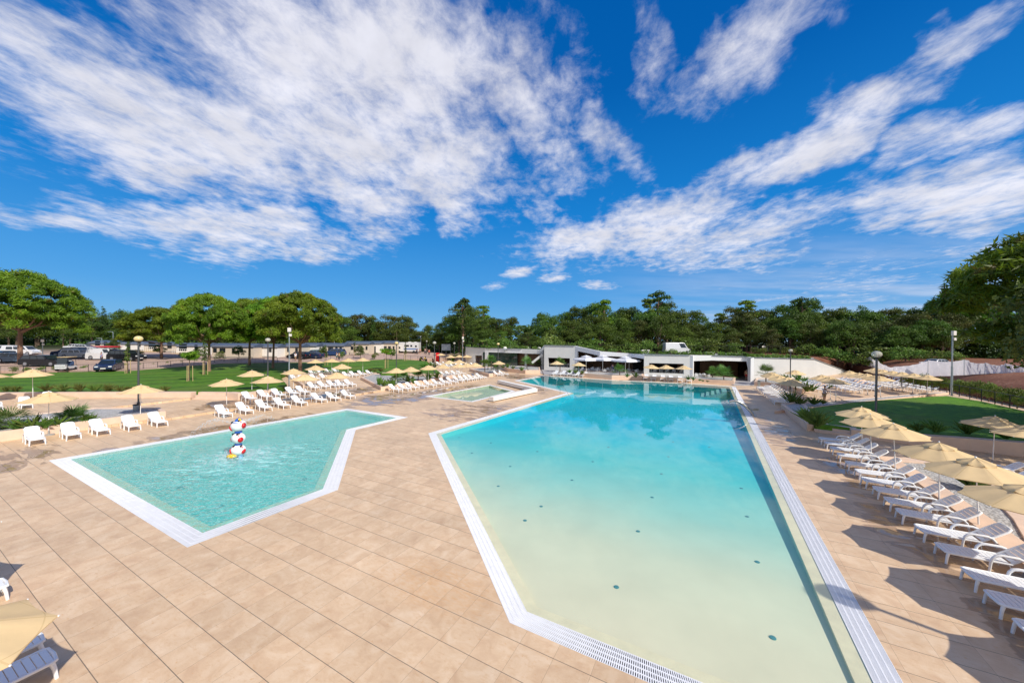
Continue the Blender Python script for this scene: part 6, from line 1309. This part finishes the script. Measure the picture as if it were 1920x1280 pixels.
for i in range(5):
    px = 1346+i*11.5; v = atD(px, 64); v.z = zat(px, 666.5, 64)-.1; r = thing('solar_panel', 'dark glass panel on the pavilion roof, %s of five from the left' % od(i), 'solar panel', v, 0, 'glass panels on the roof'); g = MB(); g.box((0, 0, .25), (.95, .06, .42), M=Matrix.Rotation(R(-25), 4, 'X')); g.build('panel', simple('panel_grey_dull', (.16, .18, .19), .65), r); g = MB(); g.tube([(-.4, .1, -.1), (-.4, .1, .3)], .02, 4); g.tube([(.4, .1, -.1), (.4, .1, .3)], .02, 4); g.build('stand', METAL, r)
# ------------------------------------------------------------------ restaurant furniture and white umbrellas
def white_umbrella(px, top, D, label, w_=2.0):
    w_ *= .86
    v = atD(px, D); v.z = .5; r = thing('square_umbrella', label, 'umbrella', v, random.uniform(-.1, .1)+.6, 'white square umbrellas of the restaurant'); H = zat(px, top, D)-.5
    vs = []; fs = []
    for ring_, (s, z) in enumerate([(w_, H-.95), (w_*.985, H-.72), (.55, H-.42)]):
        for k in range(16):
            a = k/16*4; i = int(a) % 4; f = a-int(a); cn = [(-1, -1), (1, -1), (1, 1), (-1, 1)]; x = cn[i][0]+(cn[(i+1) % 4][0]-cn[i][0])*f; y = cn[i][1]+(cn[(i+1) % 4][1]-cn[i][1])*f; vs.append((x*s, y*s, z-(.06 if f else 0)*(ring_ < 2)))
    for q in range(2):
        for k in range(16): fs.append([q*16+k, q*16+(k+1) % 16, (q+1)*16+(k+1) % 16, (q+1)*16+k])
    g = MB(); g.add(vs, fs); g.build('canopy', WCANVAS, r); g = MB(); g.add([(-.75, -.75, H-.33), (.75, -.75, H-.33), (.75, .75, H-.33), (-.75, .75, H-.33), (0, 0, H)], [[0, 1, 4], [1, 2, 4], [2, 3, 4], [3, 0, 4]]); g.build('top_cap', WCANVAS, r)
    g = MB(); g.tube([(0, 0, 0), (0, 0, H-.05)], .045, 8); g.build('pole', WHITEC, r); g = MB(); g.box((0, 0, .05), (.8, .8, .1)); g.build('base', CONC, r)
white_umbrella(1099.5, 665.5, 67, 'white square umbrella of the restaurant, leftmost'); white_umbrella(1130.5, 665.2, 67, 'white square umbrella of the restaurant, largest in the middle', 2.15)
white_umbrella(1173, 667.2, 64.5, 'white square umbrella of the restaurant, front right'); white_umbrella(1180, 668, 68, 'white square umbrella half hidden behind the front right one', 1.8)
def chair0():
    r = thing('restaurant_chair', 'x', 'chair'); g = MB(); g.box((0, 0, .45), (.44, .44, .04)); g.build('seat', PLASTIC, r); g = MB(); [g.box((-.21, 0, .62+k*.11), (.03, .40, .07)) for k in range(3)]; g.build('backrest', PLASTIC, r)
    for x in (-.19, .19):
        for y in (-.19, .19): g = MB(); g.box((x, y, .22 if x > 0 else .42), (.035, .035, .45 if x > 0 else .85)); g.build('leg', PLASTIC, r)
    return r
def table0():
    r = thing('restaurant_table', 'x', 'table'); g = MB(); g.box((0, 0, .73), (.75, .75, .035)); g.build('table_top', PLASTIC, r); g = MB(); g.tube([(0, 0, .02), (0, 0, .72)], .035, 8); g.build('pedestal', METAL, r); g = MB(); g.lathe([(.25, 0), (.25, .02), (.04, .04)], 12); g.build('foot', METAL, r); return r
CH = TB = None; ti = 0
ZONES = [('under the white umbrellas', [(1083, 71, .22), (1097, 69, .22), (1112, 70, .22), (1128, 68.5, .22), (1143, 70, .22), (1158, 67.5, .22), (1172, 69, .22), (1190, 68, .22), (1088, 74, .22), (1118, 73, .22), (1148, 72.5, .22), (1200, 66.5, .22)]),
         ('behind the long dark window', [(1222, 64.8, .7), (1234, 65.6, .7), (1246, 64.6, .7), (1258, 65.4, .7), (1271, 64.2, .7)]), ('in the wood-lined recess', [(1302, 61.5, .1), (1314, 62.2, .1), (1322, 61, .1)]), ('behind the square window', [(1036, 77.5, .7), (1052, 77, .7), (1064, 76.8, .7)])]
for zn, pts in ZONES:
    for i, (px, D, z) in enumerate(pts):
        v = atD(px, D, z); lb = 'white cafe table %s, %s from the left' % (zn, od(i))
        if TB is None: TB = table0(); TB.location = v; TB['label'] = lb; TB['group'] = 'cafe tables'
        else: dup(TB, v, random.uniform(0, 1), lb, group='cafe tables')
        for k in range(4):
            a = k*PI/2+.3+random.uniform(-.3, .3); q = v+Vector((math.cos(a), math.sin(a), 0))*.72; lb = 'white cafe chair %s at the %s table, %s side' % (zn, od(i), ['right', 'far', 'left', 'near'][k])
            if CH is None: CH = chair0(); CH.location = q; CH.rotation_euler = (0, 0, a+PI); CH['label'] = lb; CH['group'] = 'cafe chairs'
            else: dup(CH, q, a+PI+random.uniform(-.4, .4), lb, group='cafe chairs')
# ------------------------------------------------------------------ people
SKIN = simple('skin', (.50, .27, .18), .55, var=.05); HAIR = simple('dark_hair', (.03, .018, .012), .7)
def person(v, rz, label, shirt, pants, pose='stand', shorts=True, hold=None, sc=1.0, bare=False, hair=None):
    r = thing('person', label, 'person', v, rz, None, sc); x = 1   # faces +X
    hip = Vector((0, 0, .92)); ch = Vector((.02, 0, 1.30)); nk = Vector((.02, 0, 1.47)); sh = .19
    J = {'hip': (hip, .125), 'waist': (Vector((0, 0, 1.08)), .115), 'chest': (ch, .135), 'neck': (nk, .055), 'jaw': (Vector((.05, 0, 1.56)), .062), 'head': (Vector((.045, 0, 1.65)), .092), 'crown': (Vector((.02, 0, 1.71)), .075)}
    E_ = [('hip', 'waist'), ('waist', 'chest'), ('chest', 'neck'), ('neck', 'jaw'), ('jaw', 'head'), ('head', 'crown')]
    for s, nm in ((1, 'L'), (-1, 'R')):
        st = .14*s if pose == 'walk' else 0
        arms = {'stand': [(.0, .24, 1.15), (.05, .25, .92)], 'walk': [(.10*s, .25, 1.16), (.22*s, .25, .95)], 'hose': [(.08, .25, 1.17), (.30, .08, 1.02)]}[pose]
        J['sh'+nm] = (Vector((.01, sh*s, 1.42)), .058); J['el'+nm] = (Vector((arms[0][0], arms[0][1]*s, arms[0][2])), .040); J['wr'+nm] = (Vector((arms[1][0], arms[1][1]*s, arms[1][2])), .027)
        hv = (J['wr'+nm][0]-J['el'+nm][0]).normalized(); J['pm'+nm] = (J['wr'+nm][0]+hv*.07, .034)
        E_ += [('chest', 'sh'+nm), ('sh'+nm, 'el'+nm), ('el'+nm, 'wr'+nm), ('wr'+nm, 'pm'+nm)]
        for k in range(4): f = (k-1.5)*.019; sd_ = Vector((0, 1, 0)) if pose != 'hose' else Vector((0, .2, 1)).normalized(); a1 = J['pm'+nm][0]+sd_*f+hv*.035; J['f%d' % k+nm] = (a1, .009); J['g%d' % k+nm] = (a1+hv*(.035-.004*abs(k-1))+Vector((.012, -.01*s, 0)), .007); E_ += [('pm'+nm, 'f%d' % k+nm), ('f%d' % k+nm, 'g%d' % k+nm)]
        J['th'+nm] = (J['wr'+nm][0]+hv*.04+Vector((.035, -.01*s, 0)), .010); E_ += [('wr'+nm, 'th'+nm)]
        J['hp'+nm] = (Vector((0, .095*s, .86)), .095); J['kn'+nm] = (Vector((st*.9+.02, .10*s, .49)), .060); J['an'+nm] = (Vector((st*1.3-.02, .10*s, .08)), .040); J['to'+nm] = (Vector((st*1.3+.14, .115*s, .03)), .032)
        E_ += [('hip', 'hp'+nm), ('hp'+nm, 'kn'+nm), ('kn'+nm, 'an'+nm), ('an'+nm, 'to'+nm)]
    def skin(name, keys, edges, mat, grow, root):
        me = bpy.data.meshes.new(name); idx = {k: i for i, k in enumerate(keys)}; me.from_pydata([J[k][0] for k in keys], [(idx[a], idx[b]) for a, b in edges], []); o = bpy.data.objects.new(name, me); C.objects.link(o); o.parent = r; me.materials.append(mat)
        md = o.modifiers.new('skin', 'SKIN'); md.use_smooth_shade = True; dat = me.skin_vertices[0].data
        for k in keys: q = J[k][1]+grow; dat[idx[k]].radius = (q, q*(1.25 if k in ('chest', 'waist', 'hip') else 1)); dat[idx[k]].use_root = (k == root)
        s_ = o.modifiers.new('sub', 'SUBSURF'); s_.levels = 1; s_.render_levels = 1; return o
    body = skin('body', list(J), E_, SKIN, 0, 'hip')
    if not bare:
        J2 = dict(J)
        for nm in 'LR': J['sl'+nm] = (J['sh'+nm][0].lerp(J['el'+nm][0], .62), .050)
        J['hem'] = (Vector((0, 0, .95)), .128); skin('shirt', ['hem', 'waist', 'chest', 'shL', 'slL', 'shR', 'slR'], [('hem', 'waist'), ('waist', 'chest'), ('chest', 'shL'), ('shL', 'slL'), ('chest', 'shR'), ('shR', 'slR')], shirt, .014, 'waist')
    for nm in 'LR': J['hm'+nm] = (J['hpL'.replace('L', nm)][0].lerp(J['kn'+nm][0], .85 if shorts else 1.0), .072); J['ft'+nm] = (J['an'+nm][0]+Vector((0, 0, .06)), .05)
    ks = ['hip', 'hpL', 'hmL', 'hpR', 'hmR']; es = [('hip', 'hpL'), ('hpL', 'hmL'), ('hip', 'hpR'), ('hpR', 'hmR')]
    if not shorts: ks += ['ftL', 'ftR']; es += [('hmL', 'ftL'), ('hmR', 'ftR')]
    skin('trousers', ks, es, pants, .014, 'hip')
    g = MB(); g.ball((.015, 0, 1.69), (.105, .092, .095), 14, 8); g.build('hair', hair or HAIR, r, smooth=True)
    g = MB(); g.ball((.142, 0, 1.635), (.016, .012, .02), 8, 6); g.build('nose', SKIN, r)
    for s in (1, -1): g = MB(); g.ball((.128, .032*s, 1.665), (.010, .013, .008), 8, 5); g.build('eye', BLACK, r); g = MB(); g.ball((.03, .092*s, 1.64), (.018, .010, .028), 8, 5); g.build('ear', SKIN, r)
    g = MB(); g.ball((.128, 0, 1.59), (.010, .025, .006), 8, 4); g.build('mouth', simple('lips', (.35, .10, .08), .5), r)
    return r
WS = simple('white_shirt', (.76, .77, .84), .8); KH = simple('khaki_shorts', (.42, .30, .16), .85); BS = simple('blue_shirt', (.03, .16, .50), .8); GS = simple('green_shorts', (.02, .22, .16), .8); YS = simple('yellow_shirt', (.62, .45, .22), .8); DK = simple('dark_trousers', (.03, .03, .05), .8); RS = simple('red_shorts', (.55, .03, .03), .8); GRY = simple('grey_shirt', (.30, .30, .33), .8)
v = P(1545.5, 753.5, 0); person(v, R(-75), 'man in white shirt and khaki shorts watering with a hose on the right terrace', WS, KH, 'hose', sc=1.0)
g = MB(); hp = [Vector((.34, -.05, 1.02)), Vector((.9, -.15, .8)), Vector((1.5, -.3, .35)), Vector((2.1, -.3, .05)), Vector((3.0, .2, .03)), Vector((3.6, 1.2, .03))]; Mz = Matrix.Rotation(R(-30), 3, 'Z'); g.tube([Mz @ q for q in hp], .022, 6); tag(g.build('garden_hose', simple('hose_green', (.35, .38, .18), .5), None, loc=v), 'pale garden hose hanging from the hands of the man in white', 'hose')
v = P(1549, 745, 0)
PP = [((554, 676.5), 'person in white shirt and beige shorts walking by the big pine trunk', WS, KH, 'walk', True), ((631.5, 675), 'person in white shirt and green shorts beside the lawn fence', WS, GS, 'stand', True), ((635.7, 675.5), 'person in yellow shirt and dark trousers next to the one in white', YS, DK, 'stand', False),
      ((190.5, 680), 'person in bright blue shirt loading the white van', BS, DK, 'stand', False), ((781.5, 665), 'person in dark clothes before the motorhome', DK, DK, 'walk', False), ((787.5, 664.5), 'person with bare chest near the motorhome', GRY, DK, 'stand', True), ((797, 664.5), 'person in grey shirt among the group by the motorhome', GRY, DK, 'stand', False), ((799.5, 663), 'tallest person of the group right of the motorhome', DK, DK, 'walk', False), ((804.5, 666.5), 'person in red top standing right of the motorhome group', RS, DK, 'stand', False)]
for (px, py), lb, s_, p_, po, sh_ in PP: person(Tp(px, py), random.uniform(-2.4, -.8), lb, s_, p_, po, sh_, bare='bare chest' in lb, sc=1.08)
v = P(1399.5, 712, .06); person(v, R(-120), 'person in red shorts sitting back against the recess wall', YS, RS, 'stand', True)
v = atD(1149.5, 69.5, .22); person(v, R(-90), 'waiter in blue standing at the restaurant bar', BS, DK, 'stand', False)
# ------------------------------------------------------------------ small deck things
for i, (px, py) in enumerate([(1520, 765), (1560, 742)]): pass
